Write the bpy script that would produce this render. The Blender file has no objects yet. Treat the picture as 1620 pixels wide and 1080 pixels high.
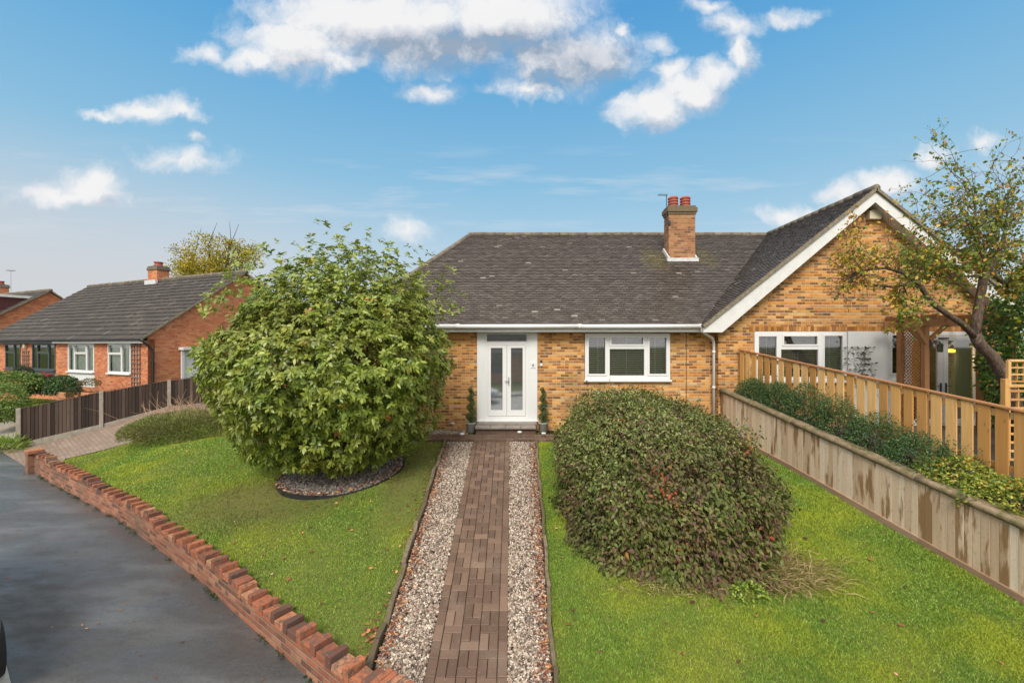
import bpy, math, random
import numpy as np
from mathutils import Vector, Matrix, geometry
random.seed(7); rng = np.random.default_rng(7)
R = math.radians
F_PX, CX, HY, CAMZ = 680.0, 810.0, 545.0, 2.38
scene = bpy.context.scene
COL = scene.collection

def W(px, py, Y):
    return Vector(((px-CX)/F_PX*Y, Y, CAMZ-(py-HY)/F_PX*Y))

# ---------------------------------------------------------------- terrain
WALL = [(-0.95, 3.72), (-2.16, 4.60), (-4.78, 6.52), (-7.50, 8.36), (-12.75, 11.47)]
def zpave(X):
    return -1.05-0.0145*(min(max(X, -20), 4)+12.8)
def smin(a, b, k=0.12):
    h = max(k-abs(a-b), 0)/k
    return min(a, b)-h*h*k*0.25
def plane(X, Y):
    return 0.17*(Y-10.63)+0.072*min(X+2.4, 0)
def wall_y(X):
    pts = [(8.0, -2.8)]+WALL+[(-13.5, 11.93), (-40, 28.2)]
    for (x0, y0), (x1, y1) in zip(pts, pts[1:]):
        if X <= x0 and X >= x1:
            t = (x0-X)/(x0-x1)
            return y0+t*(y1-y0)
    return pts[0][1] if X > 8 else 28.2
def H0(X, Y):
    z = smin(plane(X, Y), 0.06, 0.3)
    if X > -8: z = -smin(-z, 1.1, 0.1)
    else: z = max(z, zpave(X))
    return z
def HD(X, Y):           # the drive and the verge rise slowly from the footway
    u = (Y-wall_y(X))*.84; t = min(max(u/4.3, 0), 1); t = t*t*(3-2*t)
    return zpave(X)+(max(H0(X, Y), -.12)-zpave(X))*t
def H(X, Y):
    k = min(max((-X-8.5)/3.5, 0), 1); k = k*k*(3-2*k)
    if k <= 0: return H0(X, Y)
    return H0(X, Y)*(1-k)+HD(X, Y)*k
def HL(X, Y):           # lawn surface, kept below the wall top
    z = H(X, Y)
    if X < -0.9:
        u = (Y-wall_y(X))*0.84
        top = -0.86+0.024*min(max((-X-2), 0), 10)
        z = min(z, top-0.03+0.30*u)
    z += 0.012*math.sin(X*1.7+Y*0.6)+0.010*math.sin(Y*2.3-X*0.9)
    return z
def HB(X, Y):           # base ground sheet everywhere
    u = (Y-wall_y(X))*0.84
    zp = zpave(X)
    if u <= 0: return zp-0.16
    t = min(u/0.6, 1)
    z = min(H(X, Y), HL(X, Y))-0.08
    return zp-0.16+(z-(zp-0.16))*t

# ---------------------------------------------------------------- mesh helpers
def root_inv(o):
    while o.parent: o = o.parent
    return (Matrix.Translation(o.location) @ o.rotation_euler.to_matrix().to_4x4()).inverted()

def np_mesh(name, V, F, mats, parent=None, rnd=None, midx=None, uv=None, smooth=False, local=False, bevel=0):
    V = np.asarray(V, dtype=np.float64).reshape(-1, 3)
    if parent is not None and not local:
        M = np.array(root_inv(parent)); V = V @ M[:3, :3].T+M[:3, 3]
    me = bpy.data.meshes.new(name)
    if isinstance(F, np.ndarray):
        nf, k = F.shape; loops = F.reshape(-1); starts = np.arange(nf)*k; tot = np.full(nf, k)
    else:
        nf = len(F); tot = np.array([len(f) for f in F]); starts = np.concatenate([[0], np.cumsum(tot)[:-1]])
        loops = np.array([i for f in F for i in f])
    me.vertices.add(len(V)); me.vertices.foreach_set('co', V.astype(np.float32).reshape(-1))
    me.loops.add(len(loops)); me.loops.foreach_set('vertex_index', loops.astype(np.int32))
    me.polygons.add(nf); me.polygons.foreach_set('loop_start', starts.astype(np.int32))
    me.polygons.foreach_set('loop_total', tot.astype(np.int32))
    if midx is not None: me.polygons.foreach_set('material_index', np.asarray(midx, dtype=np.int32))
    me.polygons.foreach_set('use_smooth', np.full(nf, smooth))
    if rnd is None: rnd = rng.random(nf)
    a = me.attributes.new('rnd', 'FLOAT', 'FACE'); a.data.foreach_set('value', np.asarray(rnd, dtype=np.float32))
    if uv is not None:
        ul = me.uv_layers.new(name='UVMap'); ul.data.foreach_set('uv', np.asarray(uv, dtype=np.float32).reshape(-1))
    if not isinstance(mats, (list, tuple)): mats = [mats]
    for m in mats: me.materials.append(m)
    me.update(calc_edges=True)
    o = bpy.data.objects.new(name, me); COL.objects.link(o)
    if parent is not None: o.parent = parent
    if bevel:
        b = o.modifiers.new('bevel', 'BEVEL'); b.width = bevel; b.segments = 2; b.limit_method = 'ANGLE'
    return o

def tag(o, label=None, cat=None, group=None, kind=None):
    if label: o['label'] = label
    if cat: o['category'] = cat
    if group: o['group'] = group
    if kind: o['kind'] = kind
    return o
def thing(name, label, cat, loc=(0, 0, 0), rz=0, group=None):
    o = bpy.data.objects.new(name, None); COL.objects.link(o)
    o.location = loc; o.rotation_euler = (0, 0, rz); o.empty_display_size = 0.2
    return tag(o, label, cat, group)

class MB:
    def __init__(s): s.V = []; s.F = []; s.R = []; s.M = []; s.T = Matrix.Identity(4); s.UV = []
    def v(s, p):
        p = s.T @ Vector(p); s.V.append(tuple(p)); return len(s.V)-1
    def f(s, idx, r=None, m=0, uv=None):
        s.F.append(tuple(idx)); s.R.append(random.random() if r is None else r); s.M.append(m)
        s.UV.extend(uv if uv else [(0, 0)]*len(idx))
    def poly(s, pts, r=None, m=0, uv=None): s.f([s.v(p) for p in pts], r, m, uv)
    def box(s, x0, x1, y0, y1, z0, z1, r=None, m=0, skip=''):
        r = random.random() if r is None else r
        i = [s.v(p) for p in ((x0,y0,z0),(x1,y0,z0),(x1,y1,z0),(x0,y1,z0),(x0,y0,z1),(x1,y0,z1),(x1,y1,z1),(x0,y1,z1))]
        for k, q in (('b',(0,3,2,1)),('t',(4,5,6,7)),('f',(0,1,5,4)),('r',(1,2,6,5)),('k',(2,3,7,6)),('l',(3,0,4,7))):
            if k not in skip: s.f([i[a] for a in q], r, m)
    def bar(s, p0, p1, w, h, r=None, m=0, up=(0,0,1)):
        p0, p1 = Vector(p0), Vector(p1); d = (p1-p0).normalized(); up = Vector(up)
        sd = d.cross(up)
        if sd.length < 1e-4: sd = Vector((1,0,0))
        sd.normalize(); u = sd.cross(d).normalized()
        r = random.random() if r is None else r
        i = []
        for p in (p0, p1):
            for a, b in ((-1,-1),(1,-1),(1,1),(-1,1)): i.append(s.v(p+sd*(a*w/2)+u*(b*h/2)))
        for q in ((0,3,2,1),(4,5,6,7),(0,1,5,4),(1,2,6,5),(2,3,7,6),(3,0,4,7)): s.f([i[a] for a in q], r, m)
    def tube(s, pts, rad, n=8, r=None, m=0, caps=True):
        pts = [Vector(p) for p in pts]; r = random.random() if r is None else r
        if not hasattr(rad, '__len__'): rad = [rad]*len(pts)
        rings = []; prev = None
        for k, p in enumerate(pts):
            d = (pts[min(k+1, len(pts)-1)]-pts[max(k-1, 0)]).normalized()
            ref = prev if prev is not None else (Vector((0,1,0)) if abs(d.y) < 0.8 else Vector((1,0,0)))
            a = (ref-d*ref.dot(d)).normalized(); b = d.cross(a); prev = a
            rings.append([s.v(p+(a*math.cos(t)+b*math.sin(t))*rad[k]) for t in [2*math.pi*j/n for j in range(n)]])
        for k in range(len(rings)-1):
            for j in range(n): s.f([rings[k][j], rings[k][(j+1)%n], rings[k+1][(j+1)%n], rings[k+1][j]], r, m)
        if caps and n > 3: s.f(rings[0][::-1], r, m); s.f(rings[-1], r, m)
    def lathe(s, c, prof, n=16, r=None, m=0):
        c = Vector(c); r = random.random() if r is None else r; rings = []
        for (rr, z) in prof:
            rings.append([s.v(c+Vector((rr*math.cos(2*math.pi*j/n), rr*math.sin(2*math.pi*j/n), z))) for j in range(n)])
        for k in range(len(rings)-1):
            for j in range(n): s.f([rings[k][j], rings[k][(j+1)%n], rings[k+1][(j+1)%n], rings[k+1][j]], r, m)
        s.f(rings[0][::-1], r, m); s.f(rings[-1], r, m)
    def build(s, name, mats, parent=None, smooth=False, local=False, bevel=0):
        return np_mesh(name, s.V, s.F, mats, parent, s.R, s.M, s.UV, smooth, local, bevel)

def sheet(name, poly, res, hf, off, mat, holes=()):
    """triangulated sheet over a polygon following a height function"""
    pts = [Vector(p) for p in poly]; edges = []
    def dens(P):
        out = []
        for a, b in zip(P, P[1:]+P[:1]):
            n = max(1, int((b-a).length/res))
            out += [a+(b-a)*(k/n) for k in range(n)]
        return out
    B = dens(pts); n = len(B); edges = [(i, (i+1) % n) for i in range(n)]
    allp = list(B)
    xs = [p.x for p in B]; ys = [p.y for p in B]
    def inside(x, y, Pn=B):
        c = False; j = len(Pn)-1
        for i in range(len(Pn)):
            if (Pn[i].y > y) != (Pn[j].y > y) and x < (Pn[j].x-Pn[i].x)*(y-Pn[i].y)/(Pn[j].y-Pn[i].y)+Pn[i].x: c = not c
            j = i
        return c
    x = min(xs)+res/2
    while x < max(xs):
        y = min(ys)+res/2
        while y < max(ys):
            if inside(x, y): allp.append(Vector((x+random.uniform(-.1,.1)*res, y+random.uniform(-.1,.1)*res)))
            y += res
        x += res
    vo, eo, fo, *_ = geometry.delaunay_2d_cdt(allp, edges, [], 1, 1e-5)
    V = [(p.x, p.y, hf(p.x, p.y)+off) for p in vo]
    Fc = []
    for f in fo:
        c = sum((vo[i] for i in f), Vector((0, 0)))/len(f)
        if inside(c.x, c.y):
            a, b, d = (vo[i] for i in f[:3])
            f = list(f)
            if (b-a).cross(d-a) < 0: f = f[::-1]
            Fc.append(f)
    return np_mesh(name, V, Fc, mat, smooth=True)

def inpoly(x, y, P):
    c = np.zeros(len(x), bool); j = len(P)-1
    for i in range(len(P)):
        xi, yi = P[i]; xj, yj = P[j]
        if yi != yj:
            k = ((yi > y) != (yj > y)) & (x < (xj-xi)*(y-yi)/(yj-yi)+xi)
            c ^= k
        j = i
    return c

def norm(a): return a/np.maximum(np.linalg.norm(a, axis=1, keepdims=True), 1e-9)
TPL = {
 'oval': (np.array([(0,0,0),(.32,-.42,.10),(.32,.42,.10),(.68,-.40,.05),(.68,.40,.05),(1,0,-.05)]),
          np.array([(0,1,2),(1,3,2),(2,3,4),(3,5,4)])),
 'kite': (np.array([(0,0,0),(.45,-.5,.12),(.45,.5,.12),(1,0,0)]), np.array([(0,1,2),(1,3,2)])),
}
def leaves(P, A, N_, L, Wd, tpl='oval', droop=.25):
    """P base, A direction, N_ up normal, arrays"""
    T, TF = TPL[tpl]; n = len(P); k = len(T)
    A = norm(A); S = norm(np.cross(A, N_)); U = np.cross(S, A)
    u = T[:, 0][None, :, None]; v = T[:, 1][None, :, None]; w = T[:, 2][None, :, None]
    L = L[:, None, None]; Wd = Wd[:, None, None]
    V = P[:, None, :]+A[:, None, :]*u*L+S[:, None, :]*v*Wd+U[:, None, :]*(w*Wd)
    V = V-np.array([0, 0, 1.0])[None, None, :]*(droop*u*u*L)
    F = TF[None, :, :]+(np.arange(n)*k)[:, None, None]
    return V.reshape(-1, 3), F.reshape(-1, 3), len(TF)
def leaf_obj(name, mat, parent, P, A, N_, L, Wd, tpl='oval', droop=.25, rnd=None, kind=None):
    V, F, k = leaves(P, A, N_, L, Wd, tpl, droop)
    r = rng.random(len(P)) if rnd is None else rnd
    o = np_mesh(name, V, F, mat, parent, np.repeat(r, k), smooth=False)
    if kind: o['kind'] = kind
    return o
def rdir(n, zmin=-1):
    d = norm(rng.normal(size=(n, 3)))
    while (d[:, 2] < zmin).any():
        m = d[:, 2] < zmin; d[m] = norm(rng.normal(size=(m.sum(), 3)))
    return d
def lumps(d, K, amp, width, seed=0):
    g = np.random.default_rng(seed); C = norm(g.normal(size=(K, 3))); a = g.uniform(-.6, 1, K)
    s = np.zeros(len(d))
    for c, ai in zip(C, a):
        s += ai*np.exp(-(1-d @ c)/width)
    return amp*s
# ---------------------------------------------------------------- materials
class NT:
    def __init__(s, name):
        s.m = bpy.data.materials.new(name); s.m.use_nodes = True
        s.t = s.m.node_tree; s.t.nodes.clear()
        s.out = s.t.nodes.new('ShaderNodeOutputMaterial')
    def n(s, typ, ins=None, **kw):
        nd = s.t.nodes.new(typ)
        for k, v in kw.items(): setattr(nd, k, v)
        for k, v in (ins or {}).items(): s.set(nd.inputs[k], v)
        return nd
    def set(s, sock, v):
        if isinstance(v, bpy.types.NodeSocket): s.t.links.new(v, sock)
        elif hasattr(v, 'outputs'): s.t.links.new(v.outputs[0], sock)
        else: sock.default_value = v
    def math(s, op, a, b=None, c=None, clamp=False):
        nd = s.t.nodes.new('ShaderNodeMath'); nd.operation = op; nd.use_clamp = clamp
        s.set(nd.inputs[0], a)
        if b is not None: s.set(nd.inputs[1], b)
        if c is not None: s.set(nd.inputs[2], c)
        return nd.outputs[0]
    def ramp(s, fac, stops, interp='LINEAR'):
        nd = s.t.nodes.new('ShaderNodeValToRGB'); cr = nd.color_ramp; cr.interpolation = interp
        while len(cr.elements) < len(stops): cr.elements.new(0.5)
        for e, (p, c) in zip(cr.elements, stops): e.position = p; e.color = (*c, 1)
        s.set(nd.inputs[0], fac); return nd.outputs[0]
    def noise(s, scale, detail=4, rough=.55, vec=None, out=0, dist=0):
        nd = s.n('ShaderNodeTexNoise', {'Scale': scale, 'Detail': detail, 'Roughness': rough, 'Distortion': dist})
        if vec is not None: s.set(nd.inputs['Vector'], vec)
        return nd.outputs[out]
    def mix(s, fac, a, b, blend='MIX'):
        nd = s.t.nodes.new('ShaderNodeMix'); nd.data_type = 'RGBA'; nd.blend_type = blend
        s.set(nd.inputs[0], fac)
        for sock, v in ((nd.inputs[6], a), (nd.inputs[7], b)):
            if isinstance(v, tuple) and len(v) == 3: v = (*v, 1)
            s.set(sock, v)
        return nd.outputs[2]
    def mr(s, v, a, b, c=0., d=1.):
        nd = s.n('ShaderNodeMapRange', {0: v, 1: a, 2: b, 3: c, 4: d}); return nd.outputs[0]
    def obj(s): return s.n('ShaderNodeTexCoord').outputs['Object']
    def pos(s): return s.n('ShaderNodeNewGeometry').outputs['Position']
    def rnd(s): return s.n('ShaderNodeAttribute', attribute_name='rnd').outputs['Fac']
    def bump(s, h, dist=.01, strength=1.):
        return s.n('ShaderNodeBump', {'Height': h, 'Distance': dist, 'Strength': strength}).outputs[0]
    def done(s, color, rough=.6, normal=None, spec=.5, **kw):
        b = s.n('ShaderNodeBsdfPrincipled')
        if isinstance(color, tuple) and len(color) == 3: color = (*color, 1)
        s.set(b.inputs['Base Color'], color); s.set(b.inputs['Roughness'], rough)
        s.set(b.inputs['Specular IOR Level'], spec)
        if normal is not None: s.set(b.inputs['Normal'], normal)
        for k, v in kw.items(): s.set(b.inputs[k.replace('_', ' ')], v)
        s.t.links.new(b.outputs[0], s.out.inputs[0]); return s.m

def mat_brick(name, palette, mortar, uvmode=False, grime=.25, blotch=.5):
    s = NT(name)
    if uvmode:
        sp = s.n('ShaderNodeSeparateXYZ', {0: s.n('ShaderNodeTexCoord').outputs['UV']}); u, v = sp.outputs[0], sp.outputs[1]
    else:
        tc = s.n('ShaderNodeTexCoord')
        sp = s.n('ShaderNodeSeparateXYZ', {0: tc.outputs['Object']}); sn = s.n('ShaderNodeSeparateXYZ', {0: tc.outputs['Normal']})
        isx = s.math('GREATER_THAN', s.math('ABSOLUTE', sn.outputs[0]), .7)
        u = s.math('ADD', s.math('MULTIPLY', isx, sp.outputs[1]), s.math('MULTIPLY', s.math('SUBTRACT', 1., isx), sp.outputs[0]))
        v = sp.outputs[2]
    LEN, HT, t = .225, .075, .0052
    row = s.math('FLOOR', s.math('DIVIDE', v, HT))
    off = s.math('MULTIPLY', s.math('MODULO', s.math('ABSOLUTE', row), 2.), .5)
    cu = s.math('ADD', s.math('DIVIDE', u, LEN), off); col = s.math('FLOOR', cu)
    # some bricks are laid as two headers
    key = s.n('ShaderNodeCombineXYZ', {0: col, 1: row}).outputs[0]
    w1 = s.n('ShaderNodeTexWhiteNoise', {'Vector': key}, noise_dimensions='2D')
    split = s.math('GREATER_THAN', w1.outputs[0], .86)
    f1 = s.math('FRACT', cu)
    half = s.math('MULTIPLY', split, s.math('GREATER_THAN', f1, .5))
    key2 = s.n('ShaderNodeCombineXYZ', {0: s.math('ADD', col, s.math('MULTIPLY', half, .37)), 1: row, 2: 3.1}).outputs[0]
    w2 = s.n('ShaderNodeTexWhiteNoise', {'Vector': key2}, noise_dimensions='3D').outputs[0]
    fu = s.math('MULTIPLY', f1, LEN); fv = s.math('MULTIPLY', s.math('FRACT', s.math('DIVIDE', v, HT)), HT)
    eu = s.math('MINIMUM', fu, s.math('SUBTRACT', LEN, fu))
    ehalf = s.math('ADD', s.math('ABSOLUTE', s.math('SUBTRACT', fu, LEN/2)), s.math('MULTIPLY', s.math('SUBTRACT', 1., split), 1.))
    eu = s.math('MINIMUM', eu, ehalf)
    ev = s.math('MINIMUM', fv, s.math('SUBTRACT', HT, fv))
    o = s.pos()
    nz = s.noise(60., 3, .6, o)
    e = s.math('ADD', s.math('MINIMUM', eu, s.math('MULTIPLY', ev, .72)), s.math('MULTIPLY', s.math('SUBTRACT', nz, .5), .006))
    mk = s.mr(e, t-.002, t+.002)
    base = s.ramp(w2, palette)
    n2 = s.noise(14., 5, .65, o); n3 = s.noise(.9, 3, .5, o)
    base = s.mix(s.math('MULTIPLY', s.mr(n2, .35, .75), blotch), base, s.ramp(n2, [(.3, palette[0][1]), (.7, palette[-1][1])]))
    base = s.mix(s.mr(nz, .62, .85, 0, .5), base, (.03, .02, .015))
    mort = s.mix(n2, mortar, tuple(c*.6 for c in mortar))
    c = s.mix(mk, mort, base)
    c = s.mix(s.mr(n3, .5, .8, 0, grime), c, (.10, .085, .06))
    hgt = s.math('ADD', mk, s.math('MULTIPLY', nz, .35))
    return s.done(c, .85, s.bump(hgt, .006, .8), .3)

def mat_leaf(name, stops, trans=.25, rough=.45, spec=.45, patch=None):
    s = NT(name); r = s.rnd()
    c = s.ramp(r, stops)
    if patch:
        n = s.noise(patch[0], 3, .5, s.pos())
        c = s.mix(s.mr(n, .45, .62, 0, patch[2]), c, patch[1])
    b = s.n('ShaderNodeBsdfPrincipled', {'Base Color': c, 'Roughness': rough, 'Specular IOR Level': spec})
    tr = s.n('ShaderNodeBsdfTranslucent', {'Color': c})
    mx = s.n('ShaderNodeMixShader', {0: trans, 1: b.outputs[0], 2: tr.outputs[0]})
    s.t.links.new(mx.outputs[0], s.out.inputs[0]); return s.m

def mat_plain(name, col, rough=.5, var=.12, scale=6., spec=.5, bump=0., metal=0.):
    s = NT(name); n = s.noise(scale, 5, .6, s.pos())
    c = s.mix(s.mr(n, .3, .75), tuple(x*(1-var) for x in col), tuple(min(1, x*(1+var)) for x in col))
    nm = s.bump(s.noise(scale*8, 4, .6, s.pos()), bump) if bump else None
    return s.done(c, rough, nm, spec, Metallic=metal)

def mat_wood(name, stops, axis=2, rough=.75, stain=None, grain=.35, knots=True, moss=None):
    s = NT(name); o = s.pos(); r = s.rnd()
    sc = [38., 38., 38.]; sc[axis] = 1.6
    off = s.n('ShaderNodeCombineXYZ', {0: s.math('MULTIPLY', r, 17.), 1: s.math('MULTIPLY', r, 9.), 2: s.math('MULTIPLY', r, 31.)}).outputs[0]
    vec = s.n('ShaderNodeVectorMath', {0: o, 1: off}, operation='ADD').outputs[0]
    vec2 = s.n('ShaderNodeVectorMath', {0: vec, 1: tuple(sc)}, operation='MULTIPLY').outputs[0]
    g = s.noise(1., 5, .6, vec2, dist=.6)
    c = s.ramp(r, stops)
    c = s.mix(s.mr(g, .35, .7, 0, grain), c, tuple(x*.45 for x in stops[0][1]))
    if knots:
        k = s.n('ShaderNodeTexVoronoi', {'Vector': s.n('ShaderNodeVectorMath', {0: vec, 1: (9., 9., 3.2)}, operation='MULTIPLY').outputs[0], 'Scale': 1.}).outputs['Distance']
        c = s.mix(s.mr(k, .07, .13, .55, 0), c, tuple(x*.4 for x in stops[0][1]))
    if stain:
        s2 = s.n('ShaderNodeVectorMath', {0: vec, 1: (4., 4., .7)}, operation='MULTIPLY').outputs[0]
        n = s.noise(1., 4, .6, s2)
        c = s.mix(s.mr(n, .54, .60, 0, .85), c, stain)
        n4 = s.noise(26., 4, .7, o); c = s.mix(s.mr(n4, .55, .8, 0, .5), c, (.10, .08, .055))
    if moss:
        n = s.noise(7., 5, .7, o); c = s.mix(s.mr(n, .42, .62, 0, .9), c, moss)
    return s.done(c, rough, s.bump(g, .003, .6), .3)

M = {}
def build_mats():
    M['brick'] = mat_brick('yellow_brick', [(0, (.12,.045,.012)), (.2, (.27,.098,.019)), (.5, (.49,.205,.042)), (.8, (.60,.285,.07)), (1, (.66,.38,.14))], (.60,.46,.30), grime=.45, blotch=.45)
    M['redbrick'] = mat_brick('red_brick', [(0, (.32,.09,.038)), (.3, (.47,.135,.055)), (.65, (.56,.18,.07)), (1, (.60,.26,.12))], (.40,.24,.16), grime=.25, blotch=.5)
    M['stackbrick'] = mat_brick('chimney_brick', [(0, (.13,.055,.03)), (.4, (.28,.11,.045)), (.8, (.38,.17,.065)), (1, (.38,.22,.11))], (.36,.26,.17), grime=.9)
    M['wallbrick'] = mat_brick('garden_wall_brick', [(0, (.09,.04,.028)), (.35, (.21,.07,.04)), (.7, (.31,.105,.052)), (1, (.36,.17,.10))], (.27,.22,.165), uvmode=True, grime=.85)
    # loose coping bricks coloured each by its own value
    s = NT('coping_brick'); o = s.pos()
    c = s.ramp(s.rnd(), [(0, (.05,.038,.032)), (.2, (.13,.054,.036)), (.5, (.29,.095,.048)), (.8, (.38,.135,.062)), (1, (.40,.21,.12))])
    n = s.noise(16., 6, .75, o); c = s.mix(s.mr(n, .47, .60, 0, .85), c, (.085, .07, .058))
    n = s.noise(55., 3, .6, o); c = s.mix(s.mr(n, .66, .72, 0, .6), c, (.5, .46, .38))
    n = s.noise(8., 4, .6, o); c = s.mix(s.mr(n, .6, .75, 0, .6), c, (.07, .085, .03))
    M['coping'] = s.done(c, .85, s.bump(s.noise(90., 4, .7, o), .006), .3)
    # plain roof tiles
    s = NT('roof_tile'); o = s.pos(); r = s.rnd()
    c = s.ramp(r, [(0, (.062,.048,.039)), (.35, (.080,.063,.052)), (.8, (.102,.082,.068)), (.985, (.13,.105,.088)), (1, (.32,.28,.25))])
    n = s.noise(30., 5, .7, o); c = s.mix(s.mr(n, .5, .8, 0, .3), c, (.20, .165, .135))
    n = s.noise(1.2, 5, .65, o); c = s.mix(s.mr(n, .55, .75, 0, .25), c, (.075, .068, .045))
    sp = s.n('ShaderNodeSeparateXYZ', {0: o})
    # moss washed down either side of the chimney
    def blob(cx, cy, rx, ry, soft):
        d = s.n('ShaderNodeVectorMath', {0: s.n('ShaderNodeCombineXYZ', {0: s.math('DIVIDE', s.math('SUBTRACT', sp.outputs[0], cx), rx), 1: s.math('DIVIDE', s.math('SUBTRACT', sp.outputs[1], cy), ry)}).outputs[0]}, operation='LENGTH').outputs['Value']
        return s.mr(d, 1., soft)
    mo = s.math('MAXIMUM', blob(4.75, 14.3, .55, .8, .3), blob(6.45, 14.4, .45, .8, .3))
    n = s.noise(9., 5, .7, o); mo = s.math('MULTIPLY', mo, s.mr(n, .42, .6))
    c = s.mix(s.math('MULTIPLY', mo, .8), c, (.20, .17, .03))
    M['tile'] = s.done(c, .42, s.bump(s.noise(60., 3, .6, o), .003), .5)
    s = NT('tile_edge_shadow'); M['tileshadow'] = s.done((.028,.023,.02), .9, None, .1)  # shadow line under each tile course, painted dark on the butt faces
    s = NT('soldier_brick'); c = s.ramp(s.rnd(), [(0, (.20,.08,.02)), (.5, (.42,.18,.045)), (1, (.55,.28,.08))]); n = s.noise(20., 4, .6, s.pos()); M['soldier'] = s.done(s.mix(s.mr(n,.5,.8,0,.5), c, (.2,.09,.03)), .85)
    s = NT('weathered_cap_brick'); c = s.ramp(s.rnd(), [(0, (.10,.075,.05)), (1, (.22,.13,.07))]); n = s.noise(16., 5, .7, s.pos()); M['capbrick'] = s.done(s.mix(s.mr(n,.45,.65,0,.7), c, (.16,.14,.07)), .9)
    s = NT('ridge_tile'); o = s.pos(); c = s.ramp(s.rnd(), [(0, (.09,.075,.06)), (1, (.17,.14,.12))])
    n = s.noise(6., 5, .7, o); c = s.mix(s.mr(n, .45, .65, 0, .8), c, (.20, .17, .09))
    M['ridge'] = s.done(c, .8, None, .3)
    s = NT('verge_tile'); o = s.pos(); n = s.noise(8., 5, .7, o)
    c = s.mix(s.mr(n, .4, .6), (.15, .125, .10), (.24, .20, .12)); M['verge'] = s.done(c, .85, s.bump(n, .01), .3)
    s = NT('pantile'); o = s.pos(); r = s.rnd()
    c = s.ramp(r, [(0, (.036,.029,.024)), (.5, (.047,.038,.032)), (.93, (.056,.046,.039)), (1, (.10,.09,.08))])
    n = s.noise(1.5, 6, .7, o); c = s.mix(s.mr(n, .5, .75, 0, .5), c, (.11, .095, .05))
    M['pantile'] = s.done(c, .6, s.bump(s.noise(40., 3, .6, o), .004), .4)
    M['white'] = mat_plain('white_upvc', (.66,.66,.65), .3, .03, 2.)
    M['fascia'] = mat_plain('white_painted_board', (.62,.62,.60), .45, .07, 5.)
    M['soffit'] = mat_plain('soffit_board', (.6,.6,.58), .5, .05)
    M['panel'] = mat_plain('white_cladding_panel', (.64,.65,.64), .45, .05, 1.5)
    M['darkframe'] = mat_plain('anthracite_frame', (.045,.055,.065), .4, .1)
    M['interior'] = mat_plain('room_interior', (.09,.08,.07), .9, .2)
    M['ochre'] = mat_plain('ochre_room_wall', (.70,.42,.10), .8, .1)
    M['blind'] = mat_plain('blind_slat', (.70,.64,.55), .5, .05)
    M['curtain'] = mat_plain('net_curtain', (.72,.74,.72), .9, .1)
    M['black'] = mat_plain('black_plastic', (.02,.02,.022), .4, .1)
    M['metal'] = mat_plain('grey_metal', (.35,.35,.36), .35, .1, metal=.8)
    M['lead'] = mat_plain('lead_flashing', (.52,.52,.52), .5, .15, 10.)
    M['clay'] = mat_plain('clay_pot', (.34,.075,.045), .7, .25, 12.)
    M['terracotta'] = mat_plain('terracotta', (.45,.2,.10), .8, .2, 9.)
    M['concrete'] = mat_plain('concrete', (.30,.265,.215), .9, .25, 7., .3, .004)
    M['terrace'] = mat_plain('dark_wet_terrace', (.05,.045,.04), .5, .3, 3.)
    M['slab'] = mat_plain('step_slab', (.24,.21,.185), .7, .25, 5., .4, .003)
    M['stonepot'] = mat_plain('stone_planter', (.33,.33,.30), .8, .12, 9.)
    M['maroon'] = mat_plain('maroon_cladding', (.10,.025,.025), .6, .2)
    M['cream'] = mat_plain('cream_box', (.52,.46,.34), .5, .1)
    M['red'] = mat_plain('red_petal', (.5,.015,.03), .6, .3)
    # glass: fresnel reflection over a tinted clear pane
    s = NT('window_glass')
    tr = s.n('ShaderNodeBsdfTransparent', {'Color': (.90,.93,.92,1)}); gl = s.n('ShaderNodeBsdfGlossy', {'Color': (.9,.92,.95,1), 'Roughness': .03})
    lw = s.n('ShaderNodeFresnel', {'IOR': 1.55}).outputs[0]
    mx = s.n('ShaderNodeMixShader', {0: s.math('ADD', s.math('MULTIPLY', lw, 1.3), .10, clamp=True), 1: tr.outputs[0], 2: gl.outputs[0]})
    s.t.links.new(mx.outputs[0], s.out.inputs[0]); M['glass'] = s.m
    s = NT('lamp_shade'); em = s.n('ShaderNodeEmission', {'Color': (1,.7,.05,1), 'Strength': 1.5}); s.t.links.new(em.outputs[0], s.out.inputs[0]); M['glow'] = s.m
    s = NT('obscure_glass'); df = s.n('ShaderNodeBsdfDiffuse', {'Color': (.30,.33,.32,1)}); gl = s.n('ShaderNodeBsdfGlossy', {'Color': (.9,.92,.95,1), 'Roughness': .04}); tr = s.n('ShaderNodeBsdfTransparent', {'Color': (.5,.53,.52,1)})
    m1 = s.n('ShaderNodeMixShader', {0: .72, 1: df.outputs[0], 2: tr.outputs[0]}); m2 = s.n('ShaderNodeMixShader', {0: .42, 1: m1.outputs[0], 2: gl.outputs[0]}); s.t.links.new(m2.outputs[0], s.out.inputs[0]); M['obscure'] = s.m
    # timber
    M['fencedark'] = mat_wood('dark_fence_board', [(0, (.026,.018,.014)), (.5, (.055,.036,.028)), (1, (.12,.085,.065))], 2, .85)
    M['fencenew'] = mat_wood('new_fence_board', [(0, (.38,.18,.05)), (.5, (.57,.31,.10)), (1, (.68,.43,.18))], 2, .6, grain=.3)
    M['raillight'] = mat_wood('new_fence_rail', [(0, (.34,.15,.06)), (1, (.42,.20,.09))], 1, .6, knots=False)
    M['weathered'] = mat_wood('weathered_board', [(0, (.50,.36,.24)), (.5, (.62,.47,.33)), (1, (.68,.56,.43))], 2, .8, stain=(.20,.105,.035), grain=.25)
    M['mossrail'] = mat_wood('mossy_rail', [(0, (.20,.145,.09)), (1, (.30,.22,.14))], 1, .85, moss=(.105,.095,.035), knots=False)
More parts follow.
